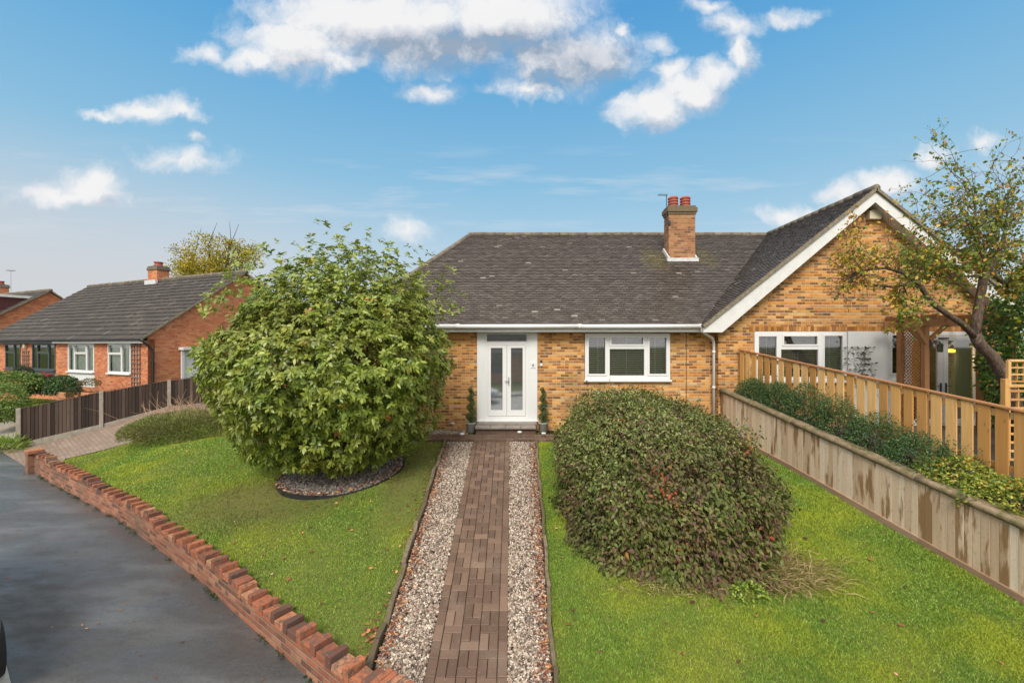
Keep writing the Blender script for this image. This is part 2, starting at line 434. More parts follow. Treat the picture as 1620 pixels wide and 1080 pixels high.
    M['gravelboard'] = mat_wood('brown_gravel_board', [(0, (.28,.18,.11)), (1, (.36,.25,.16))], 1, .8, knots=False)
    M['edging'] = mat_wood('old_edging_board', [(0, (.10,.075,.05)), (1, (.26,.20,.14))], 1, .9, moss=(.085,.075,.025), knots=False)
    M['pergola'] = mat_wood('brown_pergola_timber', [(0, (.22,.10,.04)), (1, (.36,.18,.075))], 2, .7)
    M['trellis'] = mat_wood('grey_trellis', [(0, (.16,.12,.10)), (1, (.24,.19,.16))], 2, .8, knots=False)
    # ground
    s = NT('lawn_soil'); o = s.pos(); n = s.noise(.8, 4, .6, o); n2 = s.noise(25., 6, .7, o)
    c = s.mix(n2, (.08,.09,.025), (.17,.19,.045)); c = s.mix(s.mr(n, .45, .65, 0, .5), c, (.17,.15,.05))
    M['lawn'] = s.done(c, .95, s.bump(n2, .02), .1)
    s = NT('soil'); o = s.pos(); n = s.noise(30., 6, .7, o)
    M['soil'] = s.done(s.mix(n, (.03,.02,.013), (.11,.075,.05)), .95, s.bump(n, .02), .1)
    s = NT('ground_base'); o = s.pos(); n = s.noise(.15, 6, .7, o)
    M['ground'] = s.done(s.mix(n, (.05,.07,.015), (.10,.12,.03)), .95, None, .1)
    s = NT('wet_tarmac'); o = s.pos()
    n1 = s.noise(160., 3, .7, o); n2 = s.noise(1.3, 4, .6, s.n('ShaderNodeVectorMath', {0: o, 1: (1., 1.9, 1.)}, operation='MULTIPLY').outputs[0]); n3 = s.noise(34., 6, .9, o)
    c = s.mix(s.mr(n3, .32, .68), (.012,.012,.012), (.105,.102,.098)); n5 = s.noise(.8, 5, .62, s.n('ShaderNodeVectorMath', {0: o, 1: (.8, 2.4, 1.)}, operation='MULTIPLY').outputs[0]); c = s.mix(s.mr(n5, .46, .66, 0, .5), c, s.mix(s.mr(n3, .3, .7), (.10,.10,.10), (.24,.24,.235))); c = s.mix(s.mr(n1, .62, .75, 0, .6), c, (.16,.16,.16))
    M['tarmac'] = s.done(c, s.mr(n2, .38, .62, .3, .6), s.bump(s.math('ADD', n1, s.math('MULTIPLY', n3, .8)), .014, 1.), .8, Coat_Weight=s.mr(n2, .60, .42, .15, .62), Coat_Roughness=s.mr(n2, .36, .60, .25, .5), Coat_IOR=1.6)
    s = NT('block_drive'); o = s.pos()
    br = s.n('ShaderNodeTexBrick', {'Vector': s.n('ShaderNodeMapping', {0: o, 'Rotation': (0,0,R(38))}).outputs[0], 'Scale': 1., 'Brick Width': .2, 'Row Height': .1, 'Mortar Size': .004,
        'Color1': (.20,.145,.105,1), 'Color2': (.26,.195,.145,1), 'Mortar': (.14,.105,.08,1)})
    n = s.noise(1.5, 4, .6, o); c = s.mix(s.mr(n, .4, .7, 0, .6), br.outputs[0], (.17,.12,.09))
    M['drive'] = s.done(c, .7, s.bump(s.math('SUBTRACT', 1., br.outputs[1]), .004), .4)
    s = NT('path_paver'); o = s.pos()
    c = s.ramp(s.rnd(), [(0, (.088,.050,.032)), (.5, (.12,.070,.046)), (.9, (.155,.094,.062)), (1, (.20,.125,.085))])
    n = s.noise(35., 5, .7, o); c = s.mix(s.mr(n, .5, .75, 0, .55), c, (.10,.07,.05))
    n = s.noise(2.2, 5, .65, o); c = s.mix(s.mr(n, .5, .75, 0, .35), c, (.22,.165,.12))
    n = s.noise(70., 2, .5, o); c = s.mix(s.mr(n, .68, .73, 0, .5), c, (.42,.35,.27))
    M['paver'] = s.done(c, .62, s.bump(s.noise(110., 4, .7, o), .004), .45)
    s = NT('paving_joint'); o = s.pos(); n = s.noise(4., 4, .6, o)
    M['joint'] = s.done(s.mix(s.mr(n, .48, .62), (.018,.014,.011), (.12,.14,.02)), .95, None, .1)
    s = NT('gravel_stone'); o = s.pos()
    c = s.ramp(s.rnd(), [(0, (.05,.035,.028)), (.3, (.16,.115,.085)), (.55, (.30,.23,.175)), (.8, (.44,.36,.28)), (.95, (.60,.53,.44)), (1, (.26,.10,.06))])
    M['stone'] = s.done(c, .6, None, .5)
    s = NT('dark_gravel'); c = s.ramp(s.rnd(), [(0, (.06,.05,.045)), (.5, (.18,.155,.135)), (.9, (.34,.31,.27)), (1, (.2,.07,.03))])
    M['darkstone'] = s.done(c, .6, None, .5)
    M['kerb'] = mat_plain('kerb_stone', (.42,.42,.38), .8, .15, 12.)
    s = NT('bark'); o = s.pos(); v = s.n('ShaderNodeVectorMath', {0: o, 1: (14., 14., 4.)}, operation='MULTIPLY').outputs[0]
    n = s.noise(1.4, 6, .7, v, dist=1.); c = s.ramp(n, [(.3, (.04,.028,.021)), (.55, (.125,.088,.066)), (.75, (.27,.215,.17))])
    M['bark'] = s.done(c, .9, s.bump(n, .03), .2)
    M['twig'] = mat_plain('twig_bark', (.075,.05,.04), .85, .3, 20.)
    M['drytwig'] = mat_plain('dry_stalk', (.34,.22,.13), .85, .25, 20.)
    # leaves
    M['lf_photinia'] = mat_leaf('glossy_green_leaf', [(0, (.07,.12,.013)), (.35, (.16,.225,.026)), (.7, (.28,.34,.05)), (.93, (.42,.46,.10)), (.965, (.38,.33,.05)), (1, (.42,.09,.03))], .28, .38, .5, (.9, (.24,.22,.035), .4))
    M['lf_dogwood'] = mat_leaf('purple_green_leaf', [(0, (.035,.03,.016)), (.2, (.07,.085,.02)), (.45, (.125,.165,.035)), (.58, (.16,.18,.04)), (.68, (.17,.09,.06)), (.78, (.13,.075,.055)), (.86, (.22,.25,.07)), (.91, (.36,.15,.035)), (.96, (.34,.09,.04)), (1, (.36,.06,.03))], .28, .55, .3, (1.6, (.12,.06,.045), .45))
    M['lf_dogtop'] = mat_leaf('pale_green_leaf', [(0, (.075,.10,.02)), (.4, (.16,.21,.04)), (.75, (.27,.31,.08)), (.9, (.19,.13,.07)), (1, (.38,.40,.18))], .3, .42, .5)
    M['lf_autumn'] = mat_leaf('autumn_leaf', [(0, (.10,.14,.02)), (.35, (.19,.25,.04)), (.55, (.30,.29,.04)), (.72, (.58,.40,.04)), (.86, (.52,.24,.06)), (1, (.34,.15,.08))], .3, .55, .3)
    M['lf_green'] = mat_leaf('green_climber_leaf', [(0, (.03,.08,.02)), (.6, (.08,.17,.03)), (.92, (.14,.24,.04)), (1, (.5,.42,.04))], .3, .45, .4)
    M['lf_coton'] = mat_leaf('blue_green_leaf', [(0, (.022,.06,.02)), (.6, (.055,.12,.038)), (.95, (.12,.20,.06)), (1, (.36,.38,.06))], .2, .45, .4)
    M['lf_yellow'] = mat_leaf('yellow_green_leaf', [(0, (.07,.13,.02)), (.4, (.17,.24,.03)), (.75, (.36,.38,.05)), (.92, (.50,.42,.06)), (1, (.5,.16,.04))], .3, .45, .4)
    M['lf_lime'] = mat_leaf('lime_leaf', [(0, (.08,.16,.02)), (.5, (.20,.30,.04)), (1, (.40,.48,.08))], .3, .45, .4)
    M['lf_dark'] = mat_leaf('dark_shrub_leaf', [(0, (.018,.03,.015)), (.6, (.05,.075,.03)), (1, (.11,.13,.06))], .2, .5, .4)
    M['lf_juniper'] = mat_leaf('juniper_needle', [(0, (.06,.08,.018)), (.5, (.14,.18,.04)), (.85, (.24,.27,.07)), (1, (.30,.23,.10))], .2, .7, .2, (1.2, (.16,.13,.05), .5))
    M['lf_hedge'] = mat_leaf('hedge_leaf', [(0, (.06,.11,.02)), (.5, (.12,.20,.03)), (1, (.26,.33,.08))], .25, .45, .4)
    M['lf_far'] = mat_leaf('yellowing_tree_leaf', [(0, (.16,.17,.02)), (.5, (.34,.32,.03)), (.8, (.52,.41,.04)), (1, (.58,.36,.04))], .3, .6, .3, (.6, (.40,.30,.02), .5))
    M['lf_fallen'] = mat_leaf('fallen_leaf', [(0, (.07,.03,.022)), (.4, (.17,.06,.035)), (.7, (.32,.11,.045)), (.9, (.5,.25,.10)), (1, (.6,.45,.3))], .05, .6, .3)
    M['lf_straw'] = mat_leaf('dry_grass', [(0, (.12,.14,.03)), (.5, (.30,.24,.09)), (1, (.50,.38,.20))], .25, .7, .2)
    # grass blades: patches of moss yellow and darker green; thin worn turf by the tree
    s = NT('grass_blade'); o = s.pos(); r = s.rnd()
    c = s.ramp(r, [(0, (.085,.165,.022)), (.4, (.165,.285,.035)), (.8, (.27,.40,.055)), (1, (.44,.52,.14))])
    n = s.noise(.75, 4, .6, o); c = s.mix(s.mr(n, .45, .62, 0, .6), c, (.44,.47,.035))
    n = s.noise(2.6, 4, .7, o); c = s.mix(s.mr(n, .55, .68, 0, .5), c, (.10,.22,.035))
    sp = s.n('ShaderNodeSeparateXYZ', {0: o})
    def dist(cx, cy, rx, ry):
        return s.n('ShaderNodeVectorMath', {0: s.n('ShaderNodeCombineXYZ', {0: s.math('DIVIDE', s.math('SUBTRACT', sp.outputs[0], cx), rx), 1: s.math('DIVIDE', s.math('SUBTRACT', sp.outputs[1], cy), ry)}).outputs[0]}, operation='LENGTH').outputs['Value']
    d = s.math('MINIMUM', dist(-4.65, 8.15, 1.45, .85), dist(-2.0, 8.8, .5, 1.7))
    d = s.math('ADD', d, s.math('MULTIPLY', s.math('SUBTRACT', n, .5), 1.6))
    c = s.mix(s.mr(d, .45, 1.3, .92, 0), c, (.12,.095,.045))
    b = s.n('ShaderNodeBsdfPrincipled', {'Base Color': c, 'Roughness': .6, 'Specular IOR Level': .25})
    tr = s.n('ShaderNodeBsdfTranslucent', {'Color': c}); mx = s.n('ShaderNodeMixShader', {0: .3, 1: b.outputs[0], 2: tr.outputs[0]})
    s.t.links.new(mx.outputs[0], s.out.inputs[0]); M['grass'] = s.m
    s = NT('car_paint_dark'); M['cardark'] = s.done((.03,.034,.04), .25, None, .6, Coat_Weight=1.)
    s = NT('car_paint_white'); M['carwhite'] = s.done((.7,.7,.7), .3, None, .6, Coat_Weight=1.)
    M['rubber'] = mat_plain('tyre_rubber', (.02,.02,.02), .8, .1)
build_mats()
# ---------------------------------------------------------------- building helpers (x along wall, z up, y into the wall)
def slab_open(mb, x0, x1, z0, z1, y0, y1, holes, r=.5, sides=True, m=0):
    xs = sorted({x0, x1, *[h[0] for h in holes], *[h[1] for h in holes]})
    zs = sorted({z0, z1, *[h[2] for h in holes], *[h[3] for h in holes]})
    xs = [x for x in xs if x0 <= x <= x1]; zs = [z for z in zs if z0 <= z <= z1]
    for xa, xb in zip(xs, xs[1:]):
        for za, zb in zip(zs, zs[1:]):
            cx, cz = (xa+xb)/2, (za+zb)/2
            if any(h[0] < cx < h[1] and h[2] < cz < h[3] for h in holes): continue
            mb.poly([(xa,y0,za),(xb,y0,za),(xb,y0,zb),(xa,y0,zb)], r, m)
            mb.poly([(xb,y1,za),(xa,y1,za),(xa,y1,zb),(xb,y1,zb)], r, m)
    def ring(a, b, c, d, flip):
        q = [[(a,y0,c),(b,y0,c),(b,y1,c),(a,y1,c)], [(a,y0,d),(a,y1,d),(b,y1,d),(b,y0,d)],
             [(a,y0,c),(a,y1,c),(a,y1,d),(a,y0,d)], [(b,y0,c),(b,y0,d),(b,y1,d),(b,y1,c)]]
        for f in q: mb.poly(f[::-1] if flip else f, r, m)
    for h in holes: ring(max(h[0],x0), min(h[1],x1), max(h[2],z0), min(h[3],z1), True)
    if sides: ring(x0, x1, z0, z1, False)

def window(parent, x0, x1, z0, z1, y, panes, fmat, sashes=(), name='window', sill=True, T=Matrix.Identity(4), local=False, blinds=None, curtain=None, depth=1.6, room=True):
    """frame mesh with pane, sash, sill, blind as sub-parts"""
    def mb_(): m = MB(); m.T = T; return m
    mb = mb_(); slab_open(mb, x0, x1, z0, z1, y, y+.07, panes, .5)
    w = mb.build(name, fmat, parent, local=local, bevel=.004)
    sub = []
    mb = mb_()
    for p in panes: mb.poly([(p[0]-.01,y+.035,p[2]-.01),(p[1]+.01,y+.035,p[2]-.01),(p[1]+.01,y+.035,p[3]+.01),(p[0]-.01,y+.035,p[3]+.01)], .5)
    sub.append(('pane', mb, M['glass'], 0))
    if sashes:
        mb = mb_()
        for (p, wd) in sashes: slab_open(mb, p[0]-wd, p[1]+wd, p[2]-wd, p[3]+wd, y-.016, y+.02, [p], .5)
        sub.append(('sash', mb, fmat, .004))
    if sill:
        mb = mb_(); mb.box(x0-.03, x1+.03, y-.07, y+.05, z0-.055, z0-.002, .5); sub.append(('sill', mb, fmat, .005))
    if blinds:
        mb = mb_()
        for (a, b, c, d) in blinds:
            z = c
            while z < d: mb.box(a, b, y+.12, y+.165, z, z+.012, .5); z += .052
            for k in (.15, .5, .85):
                xx = a+(b-a)*k; mb.box(xx-.003, xx+.003, y+.115, y+.119, c, d, .5)
        sub.append(('blind', mb, M['blind'], 0))
    if curtain:
        for (a, b, c, d) in curtain:
            mb = mb_(); n = int((b-a)/.025); pts = [(a+(b-a)*i/n, y+.13+.02*math.sin(i*1.3)+.008*math.sin(i*.37)) for i in range(n+1)]
            for (xa, ya), (xb, yb) in zip(pts, pts[1:]): mb.poly([(xa,ya,c),(xb,yb,c),(xb,yb,d),(xa,ya,d)], .5)
            sub.append(('curtain', mb, M['curtain'], 0))
    if room:
        mb = mb_(); a, b, c, d, e = x0-.3, x1+.3, max(z0-.8, .1), z1+.0, y+depth; yy = y+.24
        for f in ([(a,e,c),(b,e,c),(b,e,d),(a,e,d)], [(a,yy,c),(a,e,c),(a,e,d),(a,yy,d)], [(b,e,c),(b,yy,c),(b,yy,d),(b,e,d)],
                  [(a,yy,c),(b,yy,c),(b,e,c),(a,e,c)], [(a,yy,d),(a,e,d),(b,e,d),(b,yy,d)]): mb.poly(f[::-1], .5)
        sub.append(('room_interior', mb, M['interior'], 0))
    for nm, mb, mt, bv in sub: mb.build(nm, mt, w, local=local, bevel=bv)
    return w

def tiles(name, E, U, S, Nn, length, umin, umax, gauge, wid, mat, parent, local=False, th=.022):
    """individual plain tiles on a slope: E eave origin, U along, S up-slope, Nn normal"""
    E, U, S, Nn = (np.array(v, float) for v in (E, U, S, Nn))
    C = []; rows = int(length/gauge)
    for k in range(rows+1):
        s = k*gauge; a, b = umin(s/length), umax(s/length)
        off = (k % 2)*wid/2; i0 = math.floor((a-off)/wid); i1 = math.ceil((b-off)/wid)
        for i in range(i0, i1):
            u = off+i*wid
            ua, ub = max(u, a), min(u+wid, b)
            if ub-ua > .03: C.append((ua, ub, s))
    C = np.array(C); n = len(C)
    g = .009; j = lambda s_: rng.normal(0, s_, n)
    u0 = C[:,0]+g/2; u1 = C[:,1]-g/2; s0 = C[:,2]+j(.003); s1 = s0+gauge*1.5
    nb0 = .034+j(.0016); nb1 = nb0+j(.0012); nt = np.full(n, .004)
    def P(u, s, h): return E+u[:,None]*U+s[:,None]*S+h[:,None]*Nn
    V = np.stack([P(u0,s0,nb0-th), P(u1,s0,nb1-th), P(u0,s0,nb0), P(u1,s0,nb1), P(u0,s1,nt), P(u1,s1,nt), P(u0,s1,nt-.01), P(u1,s1,nt-.01)], 1).reshape(-1, 3)
    FT = np.array([(0,1,3,2),(2,3,5,4),(0,2,4,6),(1,7,5,3)])
    F = (FT[None]+(np.arange(n)*8)[:,None,None]).reshape(-1, 4)
    return np_mesh(name, V, F, [mat, M['tileshadow']], parent, np.repeat(rng.random(n), 4), np.tile([1,0,0,0], n), local=local)

def ridge_line(mb, p0, p1, r=.1, seg=.33, drop=.05):
    p0, p1 = Vector(p0), Vector(p1); L = (p1-p0).length; n = max(1, int(L/seg)); d = (p1-p0)/n
    for k in range(n):
        a = p0+d*k-Vector((0,0,drop+random.uniform(-.006,.006))); b = p0+d*(k+1.04)-Vector((0,0,drop+random.uniform(-.006,.006)))
        mb.tube([a, b], [r, r*1.03], 10)

# ---------------------------------------------------------------- the main bungalow with its gabled wing
EY, EZ, RY, RX, RZ = 11.33, 2.90, 15.9, 9.45, 6.44
BG = thing('bungalow', 'yellow brick bungalow with brown tiled roof, white double front door and gabled wing', 'bungalow', (2, 11.7, 0))
def S58(px): return (px-810)/58.12
mb = MB()
mb.T = Matrix.Translation((0, 11.7, 0))
slab_open(mb, -4.3, 5.52, -.25, 2.76, 0, .25, [(-.95,.69,.33,2.73), (1.975,4.305,1.41,2.69)], .5)
mb.T = Matrix.Identity(4)
mb.box(-4.3,-4.05,11.951,20.3,-.25,2.76,.5); mb.box(-4.3,13.6,20.301,20.5,-.25,2.76,.5)
mb.T = Matrix.Translation((0, 11.5, 0))
slab_open(mb, 5.52, 13.6, -.25, 2.76, 0, .25, [(6.47,8.95,1.40,2.735), (8.951,12.55,.22,2.735)], .5)
mb.T = Matrix.Identity(4)
mb.poly([(5.52,11.5,2.76),(13.6,11.5,2.76),(13.6,11.5,2.88),(RX,11.5,RZ-.12),(5.52,11.5,2.98)], .5)
mb.box(13.35,13.6,11.751,20.3,-.25,2.76,.5)
mb.build('wall', M['brick'], BG)
mb = MB(); mb.box(-4.2, 13.5, 11.9, 20.3, -.2, .12); mb.build('floor_slab', M['interior'], BG)
# thin soldier course over the wing openings and a movement joint
mb = MB()
for i in range(76):
    x = 6.35+i*.082
    if x < 12.6: mb.box(x, x+.073, 11.487, 11.52, 2.74, 2.86)
mb.build('brick_lintel', M['soldier'], BG)
mb = MB(); mb.box(4.735, 4.75, 11.693, 11.71, 0, 2.72, .5); mb.build('movement_joint', M['black'], BG)

# roof deck (under the tiles) as one closed part, tiles and trim below it
mb = MB()
A=(-4.62,EY,EZ); B=(5.0,EY,EZ); Cc=(RX,RY,RZ); D=(-1.52,RY,RZ); A2=(-4.62,2*RY-EY,EZ); B2=(5.0,2*RY-EY,EZ); WX=2*RX-5.0; VF=11.15
mb.poly([A,B,Cc,D],.5); mb.poly([A2,A,D],.5); mb.poly([B2,A2,D,Cc],.5)
mb.poly([(5.0,VF,EZ),(RX,VF,RZ),Cc,B],.5); mb.poly([(RX,VF,RZ),(WX,VF,EZ),(WX,20.5,EZ),(RX,20.5,RZ)],.5)
mb.poly([B2,Cc,(RX,20.5,RZ),(5.0,20.5,EZ)],.5)
mb.poly([(5.0,20.5,EZ),(RX,20.5,RZ),(WX,20.5,EZ)],.5)
roof = mb.build('roof', M['ridge'], BG)
def nrm(a): a = np.array(a, float); return a/np.linalg.norm(a)
SL = math.hypot(RZ-EZ, RY-EY); s_ = nrm((0, RY-EY, RZ-EZ)); n_ = np.cross((1,0,0), s_)
tiles('front_tiles', (0,EY-.05,EZ-.035), (1,0,0), s_, n_, SL, lambda t: -4.62+3.1*t, lambda t: 5.0+4.45*t, .1, .178, M['tile'], roof)
SW = math.hypot(RX-5.0, RZ-EZ); s_ = nrm((RX-5.0, 0, RZ-EZ)); n_ = np.cross(s_, (0,1,0)); n_ = n_ if n_[2] > 0 else -n_
tiles('wing_tiles', (4.96,0,EZ-.03), (0,1,0), s_, n_, SW, lambda t: VF-.02, lambda t: EY+(RY-EY)*t, .1, .178, M['tile'], roof)
s_ = nrm((RX-WX, 0, RZ-EZ)); n_ = np.cross((0,1,0), s_); n_ = n_ if n_[2] > 0 else -n_
tiles('wing_tiles', (WX+.04,0,EZ-.03), (0,1,0), s_, n_, SW, lambda t: VF-.02, lambda t: 20.4, .1, .178, M['tile'], roof)
h1 = Vector(A); h2 = Vector(D); s_ = nrm((3.1,0,RZ-EZ)); n_ = np.cross(s_, (0,1,0)); n_ = n_ if n_[2] > 0 else -n_
tiles('hip_end_tiles', (-4.66,0,EZ-.03), (0,1,0), s_, n_, math.hypot(3.1, RZ-EZ), lambda t: EY+(RY-EY)*t, lambda t: 2*RY-EY-(RY-EY)*t, .1, .178, M['tile'], roof)
mb = MB()
ridge_line(mb, (-1.6,RY,RZ+.035), (RX,RY,RZ+.035)); ridge_line(mb, (RX,VF-.02,RZ+.045), (RX,20.4,RZ+.045))
ridge_line(mb, (-4.64,EY-.02,EZ+.03), (-1.52,RY,RZ+.05), .085); ridge_line(mb, (-4.64,2*RY-EY,EZ+.03), (-1.52,RY,RZ+.05), .085)
mb.build('ridge_tiles', M['ridge'], roof, smooth=True)
for sx in (-1, 1):   # mortared verge of the gable
    mb = MB(); e = RX+sx*(RX-4.96)*1.0
    mb.bar((e, VF+.03, EZ-.055), (RX, VF+.03, RZ-.025), .13, .075, up=(0,0,1))
    mb.build('verge', M['verge'], roof)
# bargeboards and sloping soffit
mb = MB()
for sx in (-1, 1):
    e = RX+sx*(RX-5.0)
    p = [(e, 11.175, EZ-.075), (RX, 11.175, RZ-.075), (RX, 11.175, RZ-.36), (e-sx*.47, 11.175, 2.70), (e, 11.175, 2.70)]
    q = [(x, 11.20, z) for x, y, z in p]
    if sx > 0: p = p[::-1]; q = q[::-1]
    mb.poly(p[::-1] if False else p, .5); mb.poly(q[::-1], .5)
    for i in range(5): mb.poly([p[i], q[i], q[(i+1)%5], p[(i+1)%5]], .5)
barge = mb.build('bargeboard', M['fascia'], BG)
mb = MB()
for sx in (-1, 1):
    e = RX+sx*(RX-5.5)
    mb.poly([(e,11.2,2.80),(RX,11.2,RZ-.33),(RX,11.5,RZ-.33),(e,11.5,2.80)], .5)
mb.build('soffit', M['soffit'], BG)
# eaves: fascia, soffit, gutter, downpipe
mb = MB(); mb.box(-4.6, 5.02, 11.37, 11.39, 2.715, 2.90, .5); mb.box(4.98, 5.32, 11.176, 11.39, 2.70, 2.83, .5); mb.build('fascia', M['fascia'], BG, bevel=.004)
mb = MB(); mb.box(-4.6, 5.5, 11.39, 11.72, 2.735, 2.75, .5); mb.build('soffit', M['soffit'], BG)
mb = MB(); x = -4.62
while x < 5.05:
    xb = min(x+3.2, 5.08); mb.tube([(x,11.30,2.855),(xb,11.30,2.862)], .058, 12, .5); mb.tube([(xb-.05,11.30,2.862),(xb+.05,11.30,2.862)], .065, 12, .5); x = xb+.001
    if xb >= 5.08: break
gut = mb.build('gutter', M['white'], BG, smooth=True)
mb = MB(); mb.tube([(4.98,11.30,2.82),(5.0,11.30,2.72),(5.12,11.35,2.66),(5.36,11.5,2.55),(5.42,11.55,2.44),(5.42,11.55,.05)], .036, 12, .5)
for z in (2.15, 1.2): mb.tube([(5.42,11.55,z),(5.42,11.55,z+.06)], .044, 12, .5)
mb.build('downpipe', M['white'], BG, smooth=True)

# chimney
mb = MB(); mb.box(5.2, 6.08, 14.26, 14.70, 4.7, 6.70, .5)
chim = mb.build('chimney', M['stackbrick'], BG)
mb = MB()
mb.box(5.17,6.11,14.23,14.73,6.70,6.775,.35); mb.box(5.14,6.14,14.20,14.76,6.775,6.925,.25); mb.box(5.18,6.10,14.24,14.72,6.925,6.99,.1)
mb.build('chimney_cap', M['capbrick'], chim, bevel=.008)
for x in (5.42, 5.83):
    mb = MB(); prof = [(.15,0),(.17,.02)]
    for k in range(3): prof += [(.17,.04+k*.09),(.145,.055+k*.09),(.145,.09+k*.09),(.17,.105+k*.09)]
    prof += [(.165,.33),(.12,.36),(.115,.30)]
    mb.lathe((x,14.47,6.98), prof, 20, .5); mb.build('chimney_pot', M['clay'], chim, smooth=False)
mb = MB(); mb.box(5.12,6.16,14.16,14.262,5.02,5.24,.5); mb.bar((5.185,14.2,5.18),(5.185,14.74,5.60),.05,.16,.5); mb.bar((6.095,14.2,5.18),(6.095,14.74,5.60),.05,.16,.5)
mb.build('flashing', M['lead'], chim, bevel=.005)
mb = MB(); mb.tube([(5.14,14.3,6.45),(5.14,14.3,7.36)], .012, 6, .5); mb.tube([(4.84,14.25,7.34),(5.18,14.31,7.34)], .008, 6, .5)
for k in range(7): xx = 4.86+k*.045; mb.tube([(xx,14.15,7.34),(xx,14.37,7.34)], .005, 5, .5)
mb.box(5.09,5.24,14.2,14.26,6.36,6.48,.5)
mb.build('aerial', M['black'], chim)

# front door: white side panels, frame, fanlight and two glazed leaves
def DX(px): return S58(px)
mb = MB(); slab_open(mb, -.948, .688, .33, 2.725, 11.66, 11.74, [(-.735,.447,.40,2.70)], .5)
dr = mb.build('front_door', M['panel'], BG, bevel=.004)
mb = MB(); slab_open(mb, -.735, .447, .40, 2.70, 11.685, 11.76, [(-.68,.395,2.47,2.66), (-.655,.372,.44,2.37)], .5); mb.build('door_frame', M['white'], dr, bevel=.004)
for nm, a, b, g0, g1 in (('door_leaf', -.65, -.145, -.575, -.255), ('door_leaf', -.137, .367, -.028, .29)):
    mb = MB(); slab_open(mb, a, b, .445, 2.365, 11.67, 11.725, [(g0,g1,.60,2.29)], .5)
    mb.build(nm, M['white'], dr, bevel=.005)
mb = MB()
for (a,b,c,d) in ((-.69,.40,2.46,2.67), (-.585,-.245,.59,2.30), (-.038,.30,.59,2.30)): mb.poly([(a,11.70,c),(b,11.70,c),(b,11.70,d),(a,11.70,d)], .5)
mb.build('pane', M['obscure'], dr)
mb = MB(); mb.box(-.098,-.075,11.645,11.67,1.28,1.50,.5); mb.bar((-.087,11.63,1.40),(-.19,11.62,1.395),.02,.014,.5); mb.tube([(-.087,11.62,1.40),(-.087,11.66,1.40)],.011,8,.5); mb.build('door_handle', M['metal'], dr)
mb = MB(); mb.box(-.97,.71,11.6,11.66,.30,.335,.5); mb.build('threshold', M['white'], dr, bevel=.004)
mb = MB()
a,b,c,d,e,yy = -1.2,.9,.15,2.74,14.2,11.96
for f in ([(a,e,c),(b,e,c),(b,e,d),(a,e,d)], [(a,yy,c),(a,e,c),(a,e,d),(a,yy,d)], [(b,e,c),(b,yy,c),(b,yy,d),(b,e,d)], [(a,yy,c),(b,yy,c),(b,e,c),(a,e,c)], [(a,yy,d),(a,e,d),(b,e,d),(b,yy,d)]): mb.poly(f[::-1], .5)
mb.build('hall_interior', M['interior'], dr)
mb = MB(); mb.box(.51,.64,11.645,11.66,1.75,1.90,.5); npl = mb.build('number_plate', M['white'], BG)
cu = bpy.data.curves.new('six', 'FONT'); cu.body = '6'; cu.size = .12; cu.extrude = .003; cu.align_x = 'CENTER'; cu.align_y = 'CENTER'
tmp = bpy.data.objects.new('six', cu); COL.objects.link(tmp); bpy.context.view_layer.update()
me = bpy.data.meshes.new_from_object(tmp.evaluated_get(bpy.context.evaluated_depsgraph_get())); bpy.data.objects.remove(tmp)
me.materials.clear(); me.materials.append(M['black'])
o = bpy.data.objects.new('number', me); COL.objects.link(o); o.parent = npl; o.location = Vector((.572,11.642,1.823))-BG.location; o.rotation_euler = (R(90),0,0)
mb = MB(); mb.box(.76,.83,11.66,11.70,1.80,1.90,.5); bell = mb.build('doorbell', M['white'], BG, bevel=.006)
mb = MB(); mb.box(.765,.825,11.65,11.70,1.885,1.95,.5); mb.build('bell_button', M['black'], bell)
# front steps
mb = MB(); mb.box(-.95,.62,11.22,11.69,-.05,.19,.3); st = mb.build('doorstep', M['paver'], BG, bevel=.008)
mb = MB()
for i in range(4): mb.box(-.96+i*.397,-.96+i*.397+.39,11.14,11.66,.19,.245)
mb.box(-.93,.66,11.42,11.655,.245,.298,.5)
mb.build('step_tread', M['slab'], st, bevel=.006)

# main window
def PX2(px, s=58.12): return (900+px/5.786-810)/s
def PZ2(py, s=58.12): return CAMZ-(500+py/5.786-545)/s
panes = [(PX2(180),PX2(330),PZ2(527),PZ2(197)), (PX2(388),PX2(675),PZ2(257),PZ2(197)), (PX2(372),PX2(688),PZ2(542),PZ2(300)), (PX2(735),PX2(888),PZ2(527),PZ2(197))]
window(BG, 1.985, 4.295, 1.43, 2.685, 11.68, panes, M['white'], [(panes[0],.05),(panes[1],.05),(panes[3],.05)], blinds=[(2.02,4.26,1.45,2.66)])
# wing window, panel, narrow window, french doors
def PX3(px, s=59.13): return (1180+px/6.75-810)/s
def PZ3(py, s=59.13): return CAMZ-(500+py/6.75-545)/s
panes = [(PX3(135),PX3(325),1.55,PZ3(215)), (PX3(400),PX3(755),PZ3(300),PZ3(215)), (PX3(372),PX3(768),1.52,PZ3(355)), (PX3(832),PX3(1022),1.55,PZ3(210))]
window(BG, 6.48, 8.94, 1.42, 2.73, 11.48, panes, M['white'], [(panes[1],.045),(panes[3],.04)], blinds=[(6.5,8.92,1.45,2.7)])
mb = MB(); mb.box(8.955,10.0,11.44,11.52,.22,2.735,.5); mb.build('wall_panel', M['panel'], BG, bevel=.003)
pn = (PX3(1555),PX3(1555)+.35,1.62,PZ3(205))
window(BG, 10.002, 10.52, 1.42, 2.73, 11.49, [pn], M['white'], [(pn,.04)], depth=2)
mb = MB(); mb.box(10.002,10.52,11.5,11.56,.22,1.36,.5); mb.build('wall_panel', M['panel'], BG)
fd = MB(); slab_open(fd, 10.525, 12.545, .22, 2.73, 11.47, 11.54, [(10.60,12.38,.27,2.63)], .5); fdo = fd.build('french_door', M['white'], BG, bevel=.004)
